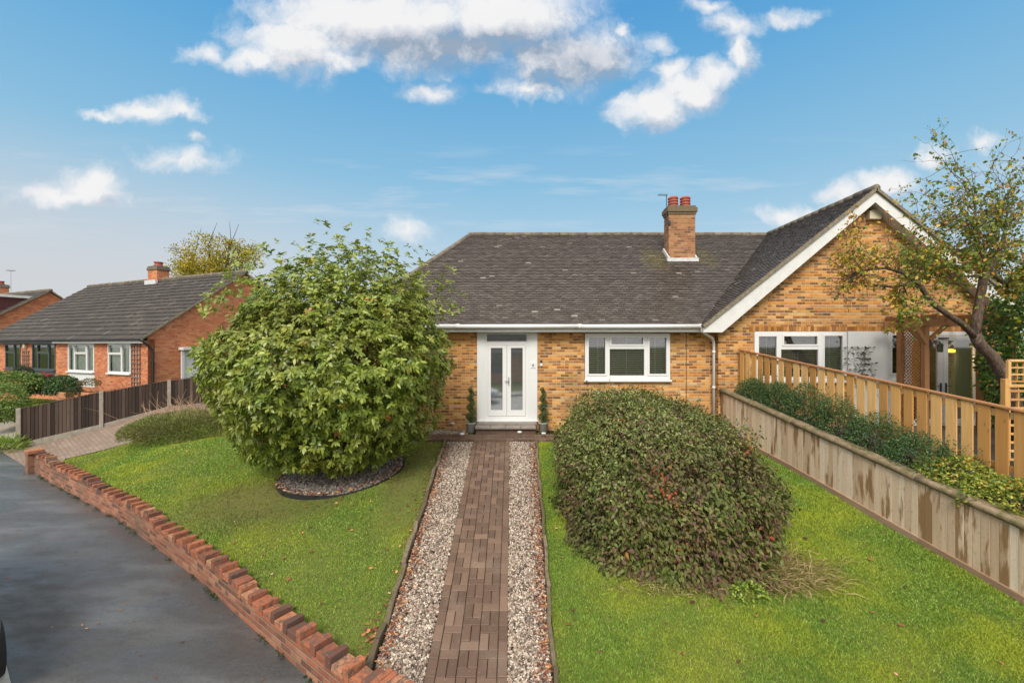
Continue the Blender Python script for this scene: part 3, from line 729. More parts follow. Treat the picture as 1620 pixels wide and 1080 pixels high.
for a, b in ((10.605, 11.485), (11.495, 12.375)):
    mb = MB(); slab_open(mb, a, b, .28, 2.62, 11.455, 11.51, [(a+.13 if a > 11 else a+.04, b-.04 if a > 11 else b-.13, .40, 2.50)], .5); mb.build('door_leaf', M['white'], fdo, bevel=.004)
mb = MB(); mb.poly([(10.62,11.49,.3),(12.37,11.49,.3),(12.37,11.49,2.6),(10.62,11.49,2.6)], .5); mb.build('pane', M['glass'], fdo)
for x, sx in ((11.42, -1), (11.56, 1)):
    mb = MB(); mb.box(x-.018,x+.018,11.435,11.456,1.10,1.36,.5); mb.bar((x,11.42,1.28),(x+sx*.11,11.415,1.28),.018,.018,.5); mb.build('door_handle', M['black'], fdo)
mb = MB(); mb.bar((11.36,11.44,2.55),(11.62,11.44,2.55),.02,.03,.5); mb.build('door_bolt', M['black'], fdo)
mb = MB(); a,b,c,d,e,yy = 10.3,12.9,.2,2.74,13.6,11.76
mb.poly([(b,e,c),(a,e,c),(a,e,d),(b,e,d)], .5, 0)
mb.poly([(b,yy,c),(b,e,c),(b,e,d),(b,yy,d)], .5, 1); mb.poly([(a,e,c),(a,yy,c),(a,yy,d),(a,e,d)], .5, 0); mb.poly([(a,yy,c),(a,e,c),(b,e,c),(b,yy,c)], .5, 1); mb.poly([(a,e,d),(a,yy,d),(b,yy,d),(b,e,d)], .5, 1)
mb.build('room_interior', [M['ochre'], M['interior']], fdo)
mb = MB(); mb.box(10.7,11.35,12.3,12.9,.2,1.15); mb.box(11.7,12.5,12.5,13.2,.2,1.0); mb.box(12.26,12.75,11.8,11.95,.2,2.65); mb.box(10.4,10.75,13.1,13.5,1.2,2.1); mb.build('room_furniture', M['black'], fdo, bevel=.08)
mb = MB(); mb.lathe((12.22,12.0,2.16), [(.09,0),(.13,.03),(.13,.07),(.05,.10)], 16, .5); mb.build('lamp_shade', M['glow'], fdo, smooth=True)
pl = bpy.data.lights.new('room_lamp', 'POINT'); pl.energy = 26; pl.color = (1,.72,.36); pl.shadow_soft_size = .12
po = bpy.data.objects.new('room_lamp', pl); COL.objects.link(po); po.location = (11.9,12.2,2.0)
# white curtain-coloured strip of wall at the right of the doors and a box on the gable
mb = MB(); mb.box(9.46,9.78,11.36,11.5,5.70,5.92,.5); mb.box(9.5,9.74,11.34,11.5,5.92,5.94,.5); mb.build('alarm_box', M['cream'], BG, bevel=.01)

# ---------------------------------------------------------------- red brick bungalows up the road
ANG = math.atan2(-.382, .924)
def pantile_slope(name, x0, x1, E, Rr, parent, flip=False):
    """wavy interlocking tiles in stepped rows from eave point E=(y,z) to ridge Rr=(y,z), local coordinates"""
    E = np.array(E); Rr = np.array(Rr); L = np.linalg.norm(Rr-E); d = (Rr-E)/L; nn = np.array([-d[1], d[0]]);
    if nn[1] < 0: nn = -nn
    rows = round(L/.33); g = L/rows; xs = np.arange(x0, x1+.001, .0275); n = len(xs)
    V = []; F = []; rr = []; mi = []
    for k in range(rows):
        ph = rng.uniform(0, .3)
        w = np.maximum(np.sin(xs*2*math.pi/.165), -.3)*.017
        jit = np.repeat(rng.normal(0, .003, n//6+1), 6)[:n]
        for s, h in ((k*g, .0), (k*g, .045), ((k+1)*g+.03, .012)):
            base = E+d*s
            hh = (w+h+jit) if h > 0 else np.full(n, -.02)
            V.append(np.stack([xs, base[0]+nn[0]*hh, base[1]+nn[1]*hh], 1))
        b = (k*3)*n; i = np.arange(n-1)
        tr = rng.random(n//6+2)[i//6]
        for a, c in ((0, 1), (1, 2)):
            F.append(np.stack([b+a*n+i, b+a*n+i+1, b+c*n+i+1, b+c*n+i], 1)); rr.append(tr); mi.append(np.full(n-1, 1 if a == 0 else 0))
    return np_mesh(name, np.concatenate(V), np.concatenate(F), [M['pantile'], M['tileshadow']], parent, np.concatenate(rr), np.concatenate(mi), smooth=False, local=True)  # dark butt strips paint the shadow below each row

def red_bungalow(loc, label, dormer=False, fy=.25, rz=ANG):
    B = thing('bungalow', label, 'bungalow', loc, rz, 'red brick bungalows along the road')
    X0, EYl, EZl, RYl, RZl = -13.95, 0., 2.62, 4.36, 5.95; BK = 8.47
    holes = [(-2.83,-1.15,1.15,2.43), (-6.08,-3.9,.5,2.43), (-9.4,-7.2,.5,2.43), (-12.15,-10.55,1.15,2.43)]
    mb = MB(); mb.T = Matrix.Translation((0, fy, 0)); slab_open(mb, X0, 0, -.6, 2.60, 0, .25, holes, .5); mb.T = Matrix.Identity(4)
    for x, o_ in ((0, 1), (X0, -1)):
        p = [(x,fy,-.6),(x,BK,-.6),(x,BK,2.6),(x,RYl,RZl-.1),(x,fy,2.72)]
        if o_ < 0: p = p[::-1]
        mb.poly(p, .5)
    mb.poly([(0,BK,-.6),(X0,BK,-.6),(X0,BK,2.6),(0,BK,2.6)], .5)
    mb.build('wall', M['redbrick'], B, local=True)
    rf = MB()
    a, b = X0-.1, .1
    rf.poly([(a,EYl,EZl-.02),(b,EYl,EZl-.02),(b,RYl,RZl-.02),(a,RYl,RZl-.02)],.5); rf.poly([(a,RYl,RZl-.02),(b,RYl,RZl-.02),(b,BK+.25,EZl-.02),(a,BK+.25,EZl-.02)],.5)
    rf.poly([(a,EYl,EZl-.06),(a,RYl,RZl-.08),(b,RYl,RZl-.08),(b,EYl,EZl-.06)],.5)
    rf = rf.build('roof', M['pantile'], B, local=True)
    pantile_slope('front_tiles', X0-.1, .1, (EYl-.06, EZl-.04), (RYl, RZl), rf)
    pantile_slope('back_tiles', X0-.1, .1, (BK+.3, EZl-.04), (RYl, RZl), rf)
    mb = MB(); ridge_line(mb, (X0-.1,RYl,RZl+.06), (.1,RYl,RZl+.06), .11); mb.build('ridge_tiles', M['ridge'], rf, smooth=True, local=True)
    for x in (.055, X0-.055):
        mb = MB(); mb.bar((x,EYl-.05,EZl-.045),(x,RYl,RZl-.02),.11,.075,.5); mb.bar((x,BK+.3,EZl-.045),(x,RYl,RZl-.02),.11,.075,.5)
        mb.build('verge', M['verge'], rf, local=True)
    mb = MB(); mb.box(-7.0,.05,.04,.06,2.44,2.58,.5,0); mb.box(X0,-7.0,.04,.06,2.44,2.58,.5,1); mb.box(X0,0,.06,fy,2.50,2.515,.5,0)
    mb.build('fascia', [M['fascia'], M['darkframe']], B, local=True)
    mb = MB(); mb.tube([(X0-.1,-.03,2.575),(.06,-.03,2.59)], .055, 10, .5); mb.build('gutter', M['black'], B, local=True)
    mb = MB(); mb.tube([(.0,-.03,2.56),(.03,.05,2.50),(.05,.38,2.2),(.06,.40,2.0),(.06,.40,.1)], .035, 8, .5); mb.build('downpipe', M['black'], B, local=True)
    def win(x0, x1, z0, fm, two, pan):
        z1 = 2.425; f = .07
        if two: # wide light with narrow light at right
            xm = x0+(x1-x0)*.60
            P = [(x0+f,xm-.03,z0+f,z1-.47),(x0+f,xm-.03,z1-.38,z1-f),(xm+.05,x1-f,z0+f,z1-f)]
            sa = [(P[1],.04)]
        else:
            w = x1-x0; xa = x0+w*.25; xb = x0+w*.72
            P = [(x0+f,xa-.03,z0+f,z1-f),(xa+.05,xb-.04,z0+f,z1-.47),(xa+.05,xb-.04,z1-.38,z1-f),(xb+.05,x1-f,z0+f,z1-f)]
            sa = [(P[2],.04)]
        ww = window(B, x0+.005, x1-.005, z0, z1, fy-.02, P, fm, sa, local=True, curtain=[(x0+.06,x1-.06,z0+.05,z1-.05)] if fm is M['white'] else None, blinds=None if fm is M['white'] else [(x0+.06,x1-.06,z1-.5,z1-.05)])
        if pan:
            mb = MB(); mb.box(x0+.005,x1-.005,fy,fy+.06,.5,z0-.058,.5); mb.build('panel', M['panel'] if fm is M['white'] else M['darkframe'], ww, local=True)
    win(-2.83,-1.15,1.17,M['white'],True,False); win(-6.08,-3.9,1.17,M['white'],False,True)
    win(-9.4,-7.2,1.17,M['darkframe'],False,True); win(-12.15,-10.55,1.17,M['darkframe'],True,False)
    cx = -6.97
    mb = MB(); mb.box(cx-.42,cx+.42,RYl-.3,RYl+.3,RZl-.6,RZl+.52,.5); ch = mb.build('chimney', M['redbrick'], B, local=True)
    mb = MB(); mb.box(cx-.47,cx+.47,RYl-.35,RYl+.35,RZl+.52,RZl+.68); mb.box(cx-.44,cx+.44,RYl-.32,RYl+.32,RZl+.68,RZl+.76); mb.build('chimney_cap', M['ridge'], ch, local=True, bevel=.03)
    for dx in (-.0,): mb = MB(); mb.lathe((cx+dx,RYl,RZl+.74), [(.2,0),(.22,.02),(.22,.1),(.18,.12),(.18,.2),(.22,.22),(.22,.27),(.1,.28)], 16, .5); mb.build('chimney_pot', M['clay'], ch, local=True)
    mb = MB(); mb.box(cx-.5,cx+.5,RYl-.42,RYl-.302,RZl-.28,RZl-.04,.5); mb.build('flashing', M['lead'], ch, local=True)
    mb = MB(); ax = cx+1.0; mb.tube([(ax,RYl+.2,RZl-.1),(ax,RYl+.2,RZl+1.75)],.014,5,.5); mb.tube([(ax-.3,RYl+.1,RZl+1.72),(ax+.3,RYl+.3,RZl+1.76)],.01,5,.5)
    for k in range(6): xx = ax-.28+k*.1; mb.tube([(xx,RYl,RZl+1.74),(xx,RYl+.4,RZl+1.74)],.006,4,.5)
    mb.build('aerial', M['metal'], ch, local=True)
    # side door with white surround and little canopy
    mb = MB(); mb.box(-.02,.04,1.5,2.5,.1,2.12,.5); sd = mb.build('side_door', M['white'], B, local=True, bevel=.004)
    mb = MB(); mb.box(.04,.12,1.45,1.56,.1,2.15,.5); mb.box(.04,.12,2.44,2.55,.1,2.15,.5); mb.box(.0,.34,1.38,2.62,2.15,2.27,.5); mb.build('door_surround', M['fascia'], sd, local=True, bevel=.005)
    if dormer:
        mb = MB(); dz = 5.36
        x0, x1, ya, yb = -8.2, -.55, .9, 3.75
        mb.poly([(x1,ya,EZl+(ya)*.764),(x1,yb,dz),(x1,ya,dz)][::-1],.5); mb.poly([(x0,ya,EZl+(ya)*.764),(x0,yb,dz),(x0,ya,dz)],.5)
        mb.poly([(x0,ya,3.2),(x1,ya,3.2),(x1,ya,dz),(x0,ya,dz)],.5)
        zz = 3.3
        while zz < dz: mb.box(x1,x1+.02,ya,ya+.01+(zz-EZl)*0+2.8*(zz-3.2)/(dz-3.2),zz,zz+.02,.5); mb.box(x0,x1,ya-.02,ya,zz,zz+.02,.5); zz += .17
        dm = mb.build('dormer', M['maroon'], B, local=True)
        mb = MB(); mb.box(x0-.15,x1+.12,ya-.15,yb+.05,dz,dz+.16,.5); mb.build('dormer_roof', M['fascia'], dm, local=True)
        ps = [(-5.2,-3.6,3.75,4.95)]
        mb = MB(); slab_open(mb, -5.3, -3.5, 3.6, 5.1, ya-.04, ya+.02, ps, .5); mb.build('dormer_window', M['white'], dm, local=True)
    return B
NLOC = Vector((-14.87, 17.2, 0))
red_bungalow(NLOC, 'nearer red brick bungalow with dark ribbed roof, behind the dark board fence')
dv = Vector((.924, -.382, 0))
red_bungalow(NLOC-dv*18.75, 'farther red brick bungalow at the left edge with a maroon dormer', dormer=True)
red_bungalow(Vector((-9, -17, -1.0)), 'red brick bungalow across the road, mirrored in the front door glass', rz=math.pi-.3)
# ---------------------------------------------------------------- ground surfaces
def xyline(a, b, t): return a+(b-a)*t
PL = lambda Y: -.90-.07*(Y-4.45)/6.2      # left edge of paving
PR = lambda Y: -.045-.015*(Y-4.45)/6.2
GL = lambda Y: -1.46-.17*(Y-4.45)/6.2     # outer edge of left gravel
GR = lambda Y: .42+.17*(Y-4.45)/6.2
def struct(o): o['kind'] = 'structure'; return o
# base sheet to the horizon: fine near, coarse far
xs = np.unique(np.concatenate([[-600,-300,-150,-90,-60,-45], np.arange(-38, 26, 1.0), [30,45,60,90,150,300,600]]))
ys = np.unique(np.concatenate([[-600,-300,-150,-90,-60,-40], np.arange(-30, 30, 1.0), [30,45,60,90,150,300,600]]))
xs = np.unique(np.concatenate([xs, np.arange(-16, 9, .5)])); ys = np.unique(np.concatenate([ys, np.arange(-3, 17, .5)]))
V = [(x, y, HB(x, y)-(.10 if (-4.5 < x < 14 and 3 < y < 20) else .06)) for y in ys for x in xs]; nx = len(xs)
Fq = np.array([(j*nx+i, j*nx+i+1, (j+1)*nx+i+1, (j+1)*nx+i) for j in range(len(ys)-1) for i in range(nx-1)])
struct(np_mesh('ground', V, Fq, M['ground'], smooth=True))
WL = WALL[:]
lawnL = [(GL(4.3)-.04, 4.10)]+[(x+.06, y+.14) for x, y in WALL[1:-1]]+[(-12.62, 11.56), (-12.66, 11.9), (-13.1, 12.58), (-11.9, 13.23), (-10.6, 13.58), (-8.8, 14.18), (-6.8, 15.9), (-5.2, 15.9), (-4.6, 11.2), (-2.75, 10.67), (GL(10.6)-.04, 10.67)]
struct(sheet('lawn', lawnL, .22, HL, 0, M['lawn']))
RWALL = lambda Y: 5.79+.145*(9.97-Y)      # foot of the timber retaining wall
lawnR = [(GR(2.2)+.04, 2.0), (7.1, .4), (RWALL(3)+.0, 3.0), (RWALL(11.4), 11.45), (.66, 11.45), (.64, 10.67), (GR(10.6)+.04, 10.67)]
struct(sheet('lawn', lawnR, .22, HL, 0, M['lawn']))
# path sub-base (joints), gravel beds, cross walkway
zp = lambda X, Y: H(X*0, Y)
struct(sheet('path_joints', [(PL(3.6)-.0, 3.75), (PR(3.2), 3.2), (PR(10.65), 10.72), (PL(10.65), 10.72)], .3, zp, .0, M['joint']))
for nm, a, b in (('gravel_bed', GL, PL), ('gravel_bed', PR, GR)):
    struct(sheet(nm, [(a(3.9), 3.95), (b(3.6), 3.6), (b(10.65), 10.68), (a(10.65), 10.68)], .3, zp, -.012, M['soil']))
# individual block pavers, three woven columns between two borders
mb = MB()
def paver(x0, x1, y0, y1, lift=0):
    if y1 > 10.80: return
    g = .0022+random.uniform(0, .0015); t = random.uniform(-.003, .003)
    P = []
    for (x, y) in ((x0+g,y0+g),(x1-g,y0+g),(x1-g,y1-g),(x0+g,y1-g)):
        P.append((x+.457*0, y, zp(0, y)+.022+t+random.uniform(-.0015,.0015)+lift))
    c = .006; r = random.random(); B_ = [mb.v((x, y, z-.05)) for x, y, z in P]; L_ = [mb.v((x, y, z-c)) for x, y, z in P]
    cx = sum(p[0] for p in P)/4; cy = sum(p[1] for p in P)/4
    T_ = [mb.v((x+(c if x < cx else -c), y+(c if y < cy else -c), z)) for x, y, z in P]
    mb.f(T_, r)
    for i in range(4):
        j = (i+1) % 4; mb.f([B_[i], B_[j], L_[j], L_[i]], r); mb.f([L_[i], L_[j], T_[j], T_[i]], r)
w = .11; y = 3.75
while y < 10.70:
    ym = y+.11
    sh = PL(y)
    W3 = (PR(y)-PL(y)-2*w)/3
    cols = [sh+w+W3*k for k in range(3)]
    for k, x in enumerate(cols):
        h = W3/2
        if k % 2 == 0: paver(x, x+W3, y+.22, y+.33); paver(x, x+h, y, y+.22); paver(x+h, x+W3, y, y+.22)
        else: paver(x, x+W3, y, y+.11); paver(x, x+h, y+.11, y+.33); paver(x+h, x+W3, y+.11, y+.33)
    y += .33
y = 3.75
while y < 10.70:
    if y > 4.1: paver(PL(y), PL(y)+w, y, y+.22)
    paver(PR(y)-w, PR(y), y, y+.22); y += .22
struct(mb.build('path', M['paver']))
# cross walkway in front of the house
mb = MB(); nrow = 0; y = 10.66
while y < 11.15:
    x = -2.75+(nrow % 2)*.1
    while x < 3.4:
        t = random.uniform(-.002,.002); z = .026+.03*(y-10.66)/.5+t; mb.box(x+.003, x+.197, y+.003, y+.102, z-.05, z, skip='b'); x += .2
    y += .105; nrow += 1
struct(mb.build('walkway', M['paver'], bevel=.004))
struct(sheet('walkway_bed', [(-2.8,10.66),(3.45,10.66),(3.45,11.2),(5.4,11.2),(5.4,11.72),(-4.6,11.72),(-4.6,11.2),(-2.8,11.2)], .25, lambda X, Y: .012+.03*min((Y-10.66)/.5,1), 0, M['joint']))
# tarmac footway, kerb, road
off = 1.90
def offset_pts(d, ext=True):
    P = [Vector((x, y)) for x, y in [(9.0,-3.5)]+WALL+[(-14.0,12.25),(-40,28.5)]]
    out = []
    for i, p in enumerate(P):
        a = P[max(i-1,0)]; b = P[min(i+1,len(P)-1)]; t = (b-a).normalized(); n = Vector((t.y, -t.x))
        n = n if n.y < 0 else -n
        out.append(p+n*d)
    return out
I0 = offset_pts(-.04); I1 = offset_pts(off)
struct(sheet('footway', [tuple(p) for p in I0]+[tuple(p) for p in I1[::-1]], .6, lambda X, Y: zpave(X), 0, M['tarmac']))
mb = MB(); K0 = offset_pts(off+.004); K1 = offset_pts(off+.13)
for i in range(len(K0)-1):
    L = (K0[i+1]-K0[i]).length; n = max(1, int(L/.9))
    for k in range(n):
        a = K0[i].lerp(K0[i+1], (k+.005)/n); b = K0[i].lerp(K0[i+1], (k+.995)/n); c = K1[i].lerp(K1[i+1], (k+.995)/n); d = K1[i].lerp(K1[i+1], (k+.005)/n)
        r = random.random(); P = [a, b, c, d]
        up = [mb.v((p.x, p.y, zpave(p.x)+.004)) for p in P]; dn = [mb.v((p.x, p.y, zpave(p.x)-.2)) for p in P]
        mb.f(up[::-1], r)
        for q in range(4): mb.f([dn[q], dn[(q+1)%4], up[(q+1)%4], up[q]][::-1], r)
struct(mb.build('kerb', M['kerb']))
RD = offset_pts(off+.12); RE = offset_pts(off+6.6)
struct(sheet('road', [tuple(p) for p in RD]+[tuple(p) for p in RE[::-1]], 1.2, lambda X, Y: zpave(X)-.11, 0, M['tarmac']))
FE = offset_pts(off+6.6); FF = offset_pts(off+8.4)
struct(sheet('footway', [tuple(p) for p in FE]+[tuple(p) for p in FF[::-1]], 1.2, lambda X, Y: zpave(X)+.0, 0, M['tarmac']))
# driveways
drv = [(-12.98,11.64),(-12.98,12.4),(-13.1,12.6),(-11.9,13.25),(-10.6,13.6),(-8.8,14.2),(-6.8,16),(-6,20),(-9.5,20),(-11.3,17.6),(-13.0,16.25),(-14.5,15.1),(-16.07,13.95),(-16.4,13.75)]
struct(sheet('driveway', drv, .4, HD, .004, M['drive']))
drv2 = [(-16.5,13.8),(-16.17,14.1),(-14.62,15.25),(-13.3,16.4),(-14.4,17.0),(-16.2,15.9),(-18.4,16.3),(-21.0,18.0),(-21.5,16.9)]
struct(sheet('driveway', drv2, .4, HD, .010, M['concrete']))
HN = lambda X, Y: max(H(X, Y), -.10-.12*max(0, 16.6-Y))+.03
nlawn = [(-14.6,16.6),(-15.0,17.0),(-18.4,18.3),(-22,19.8),(-22,17.4),(-18.4,16.4),(-16.2,15.9)]
struct(sheet('lawn', nlawn, .4, HN, 0, M['lawn']))
# planting bed behind the timber wall, terrace beyond the picket fence
RZ_ = lambda Y: .11+(1.17-.11)*(Y-5.42)/(11.4-5.42)
FX = lambda Y: 6.04+(7.3-6.04)*(11.4-Y)/(11.4-6.2)
struct(sheet('planting_bed', [(RWALL(2.5)+.06,2.5),(FX(2.5)+.1,2.5),(FX(11.45)+.1,11.45),(RWALL(11.45)+.06,11.45)], .5, lambda X, Y: RZ_(Y)-.10, 0, M['soil']))
struct(sheet('terrace', [(FX(2.5)+.1,2.5),(20,2.5),(20,11.5),(FX(11.45)+.1,11.45)], .8, lambda X, Y: .2 if Y > 7.5 else max(.2-.12*(7.5-Y), -.6), 0, M['terrace']))

# gravel stones (uncountable)
def stones(name, n, sampler, size, mat):
    P = sampler(n); n = len(P)
    base = np.array([(-1,-1,-1),(1,-1,-1),(1,1,-1),(-1,1,-1),(-1,-1,1),(1,-1,1),(1,1,1),(-1,1,1)])*.5
    sc = rng.uniform(.55, 1.25, (n,1,3))*size*np.array([1,1,.7]); Vv = base[None]*sc*(1+rng.uniform(-.35,.35,(n,8,3)))
    q = rng.normal(size=(n,4)); q /= np.linalg.norm(q,axis=1,keepdims=True); w_,x_,y_,z_ = q.T
    Rm = np.stack([1-2*(y_*y_+z_*z_),2*(x_*y_-z_*w_),2*(x_*z_+y_*w_),2*(x_*y_+z_*w_),1-2*(x_*x_+z_*z_),2*(y_*z_-x_*w_),2*(x_*z_-y_*w_),2*(y_*z_+x_*w_),1-2*(x_*x_+y_*y_)],1).reshape(n,3,3)
    Vv = np.einsum('nij,nkj->nki', Rm, Vv)+P[:,None,:]
    FT = np.array([(0,3,2,1),(4,5,6,7),(0,1,5,4),(1,2,6,5),(2,3,7,6),(3,0,4,7)])
    F = (FT[None]+(np.arange(n)*8)[:,None,None]).reshape(-1,4)
    o = np_mesh(name, Vv.reshape(-1,3), F, mat, None, np.repeat(rng.random(n),6)); o['kind'] = 'stuff'; return o
def band(a, b, y0=3.9, y1=10.64):
    def f(n):
        Y = y0+(y1-y0)*rng.random(n)
        A_ = np.array([a(y) for y in Y]); B_ = np.array([b(y) for y in Y]); X = A_+(B_-A_)*rng.random(n)
        k = (Y > 4.05) | (X > -.9)
        X, Y = X[k], Y[k]
        return np.stack([X, Y, np.array([zp(0,y) for y in Y])+rng.uniform(.0,.022,len(X))], 1)
    return f
stones('gravel', 20000, band(lambda y: GL(y)+.03, lambda y: PL(y)-.005), .024, M['stone'])
stones('gravel', 15500, band(lambda y: PR(y)+.005, lambda y: GR(y)-.02), .024, M['stone'])
def strip(n): return np.stack([rng.uniform(-4.2,-1.15,n), rng.uniform(11.2,11.69,n), rng.uniform(.04,.06,n)],1)
stones('gravel', 3000, strip, .03, M['stone'])
BED = (-3.62, 9.2, 1.30, 1.12)
def bedz(x, y): return max(HL(x, y), HL(BED[0], BED[1])-.15)+.015
def ell(n):
    a = rng.uniform(0, 2*math.pi, n); r = np.sqrt(rng.random(n))*.97; X = BED[0]+BED[2]*r*np.cos(a); Y = BED[1]+BED[3]*r*np.sin(a)
    return np.stack([X, Y, np.array([bedz(x,y) for x,y in zip(X,Y)])+rng.uniform(0,.02,n)],1)
ring = [(BED[0]+BED[2]*math.cos(t), BED[1]+BED[3]*math.sin(t)) for t in [2*math.pi*k/36 for k in range(36)]]
struct(sheet('tree_bed', ring, .2, bedz, 0, M['soil']))
stones('gravel', 9500, ell, .028, M['darkstone'])
mb = MB()
pts = [(x, y) for x, y in ring]+[ring[0]]
for (xa, ya), (xb, yb) in zip(pts, pts[1:]):
    for s_ in (0,):
        za, zb = bedz(xa,ya)+.018, bedz(xb,yb)+.018
        mb.poly([(xa,ya,za-.22),(xb,yb,zb-.22),(xb,yb,zb),(xa,ya,za)],.5)
        ca = [(p[0]-BED[0])*.985+BED[0] for p in ((xa,ya),(xb,yb))]; cb = [(p-BED[1])*.985+BED[1] for p in (ya,yb)]
        mb.poly([(xa,ya,za),(xb,yb,zb),(ca[1],cb[1],zb),(ca[0],cb[0],za)],.5); mb.poly([(ca[0],cb[0],za),(ca[1],cb[1],zb),(ca[1],cb[1],zb-.2),(ca[0],cb[0],za-.2)],.5)
tag(mb.build('bed_edging', M['black']), 'dark curved plastic edging round the gravel bed under the big tree', 'edging')

# path edging boards (old, wavy, mossy)
def edging(fn, y0, y1, label, log):
    mb = MB(); n = 26; top = []
    P = []
    for k in range(n+1):
        Y = y0+(y1-y0)*k/n; P.append((fn(Y)+.012*math.sin(k*1.9), Y, zp(0,Y)+.085+.012*math.sin(k*2.7)+random.uniform(-.006,.006)))
    jit = [(random.uniform(-.012,.012), random.uniform(-.015,.015)) for _ in range(8)]
    for i, (a, b) in enumerate(zip(P, P[1:])):
        k = i//4; jx, jz = jit[k]; e = .012 if i % 4 == 3 else 0
        mb.bar((a[0]+jx,a[1],a[2]-.08+jz),(b[0]+jx,b[1]-e,b[2]-.08+jz),.05 if not log else .065,.16,r=(k*.37) % 1)
    o = mb.build('path_edging', M['edging'], bevel=.008); tag(o, label, 'edging', 'timber edgings along the path'); return o
edging(lambda y: GL(y)-.02, 4.05, 10.62, 'mossy timber edging between the left gravel strip and the left lawn', True)
edging(lambda y: GR(y)+.02, 3.4, 10.62, 'old timber edging between the right gravel strip and the right lawn', False)

# grass blades
def blades(name, poly, n, hf, hgt, excl=None, wid=.006):
    xs = [p[0] for p in poly]; ys = [p[1] for p in poly]
    X = rng.uniform(min(xs), max(xs), n*2); Y = rng.uniform(min(ys), max(ys), n*2); k = inpoly(X, Y, poly)
    # keep density roughly constant on screen: thin out far away
    dist = np.sqrt(X*X+Y*Y); k &= rng.random(len(X)) < np.clip((6.5/np.maximum(dist,1))**1.3, .15, 1)
    if excl is not None: k &= ~excl(X, Y)
    X, Y = X[k], Y[k]; m = len(X); dist = dist[k]
    Z = np.array([hf(x, y) for x, y in zip(X, Y)])
    sc = np.clip(dist/6.5, .85, 2.2)
    h = hgt*rng.uniform(.5, 1.25, m)*(1+.25*np.sin(X*3.1+1)*np.sin(Y*2.3)); a = rng.uniform(0, 2*math.pi, m); w_ = wid*sc*rng.uniform(.7,1.3,m)
    lean = rng.uniform(.2,1.0,m)*h; la = rng.uniform(0, 2*math.pi, m)
    p = np.stack([X,Y,Z-.004],1); d = np.stack([np.cos(a)*w_, np.sin(a)*w_, 0*a],1); t = np.stack([X+lean*np.cos(la), Y+lean*np.sin(la), Z+h*.85],1)
    V = np.stack([p-d, p+d, t],1).reshape(-1,3); F = np.arange(m*3).reshape(m,3)
    o = np_mesh(name, V, F, M['grass'], None, rng.random(m)); o['kind'] = 'stuff'; print('blades', m); return o
bex = lambda X, Y: ((X-BED[0])/BED[2])**2+((Y-BED[1])/BED[3])**2 < 1.0
def worn(X, Y):     # thin turf on the shaded side of the tree
    d = np.minimum(np.hypot((X+4.65)/1.45, (Y-8.15)/.85), np.hypot((X+2.0)/.5, (Y-8.8)/1.7))
    return bex(X, Y) | (rng.random(len(X)) < np.clip(1.35-d, 0, 1)*.85)
blades('grass', lawnL, 420000, HL, .030, worn)
visR = [(GR(3.9)+.05, 3.9), (7.0, 3.9), (RWALL(3.9)-.05,3.9), (RWALL(11.4)-.05, 11.4), (.68,11.4),(.68,10.62),(GR(10.6)+.05, 10.62)]
blades('grass', visR, 330000, HL, .030)
blades('grass', nlawn, 16000, HN, .04, None, .012)
# fallen leaves
def fallen(n, name='fallen_leaves'):
    Ls = []
    def add(x, y, z, s): Ls.append((x, y, z, s))
    for _ in range(150):
        x, y = rng.uniform(-9,-1.7), rng.uniform(4.8,12)
        if inpoly(np.array([x]),np.array([y]),lawnL)[0]: add(x,y,HL(x,y)+.03,rng.uniform(.025,.05))
    for _ in range(70):
        x, y = rng.uniform(.7,6.3), rng.uniform(4.2,10); add(x,y,HL(x,y)+.035,rng.uniform(.03,.06))
    for _ in range(420):
        t = rng.uniform(0,2*math.pi); r = rng.normal(.93,.06); x, y = BED[0]+BED[2]*r*math.cos(t), BED[1]+BED[3]*r*math.sin(t); add(x,y,bedz(x,y)+.035,rng.uniform(.03,.06))
    for _ in range(1100):
        y = rng.uniform(4.2,10.5); x = GL(y)+abs(rng.normal(0,.08))+.03; add(x,y,zp(0,y)+.03,rng.uniform(.018,.038))
    for _ in range(120):
        y = rng.uniform(4.2,10.5); x = GL(y)-abs(rng.normal(0,.07))-.05; add(x,y,zp(0,y)+.05,rng.uniform(.02,.045))
    for _ in range(1200):
        y = rng.uniform(4.0,10.5); x = GR(y)-abs(rng.normal(0,.075))-.02; add(x,y,zp(0,y)+.03,rng.uniform(.018,.038))
    for _ in range(14):
        add(-1.62+rng.normal(0,.06), 4.95+rng.normal(0,.09), zp(0,5)+.04, .05)
    for _ in range(110):
        x, y = rng.uniform(-10,-2), rng.uniform(3,10)
        if 0.1 < (wall_y(x)-y)*.84 < 1.7: add(x,y,zpave(x)+.01,rng.uniform(.02,.035))
    A = np.array(Ls); m = len(A); d = norm(np.stack([rng.normal(size=m),rng.normal(size=m),rng.normal(0,.15,m)],1)); up = norm(np.stack([rng.normal(0,.35,m),rng.normal(0,.35,m),np.ones(m)],1))
    leaf_obj(name, M['lf_fallen'], None, A[:,:3], d, up, A[:,3]*1.4, A[:,3], 'oval', -.1, kind='stuff')
fallen(0)
def weeds():
    m = 900; cx = rng.uniform(-12.5,-1.8,26); i = rng.integers(0,26,m); X = cx[i]+rng.normal(0,.05,m); Y = np.array([wall_y(x) for x in X])-np.abs(rng.normal(0,.035,m))-.01
    P = np.stack([X,Y,np.array([zpave(x) for x in X])+rng.uniform(.0,.03,m)],1)
    leaf_obj('moss_and_weeds', M['lf_dark'], None, P, rng.normal(size=(m,3))+np.array([0,-.2,.6]), norm(rng.normal(size=(m,3))+np.array([0,0,1])), rng.uniform(.02,.045,m), rng.uniform(.012,.022,m), 'kite', .1, kind='stuff')
weeds()

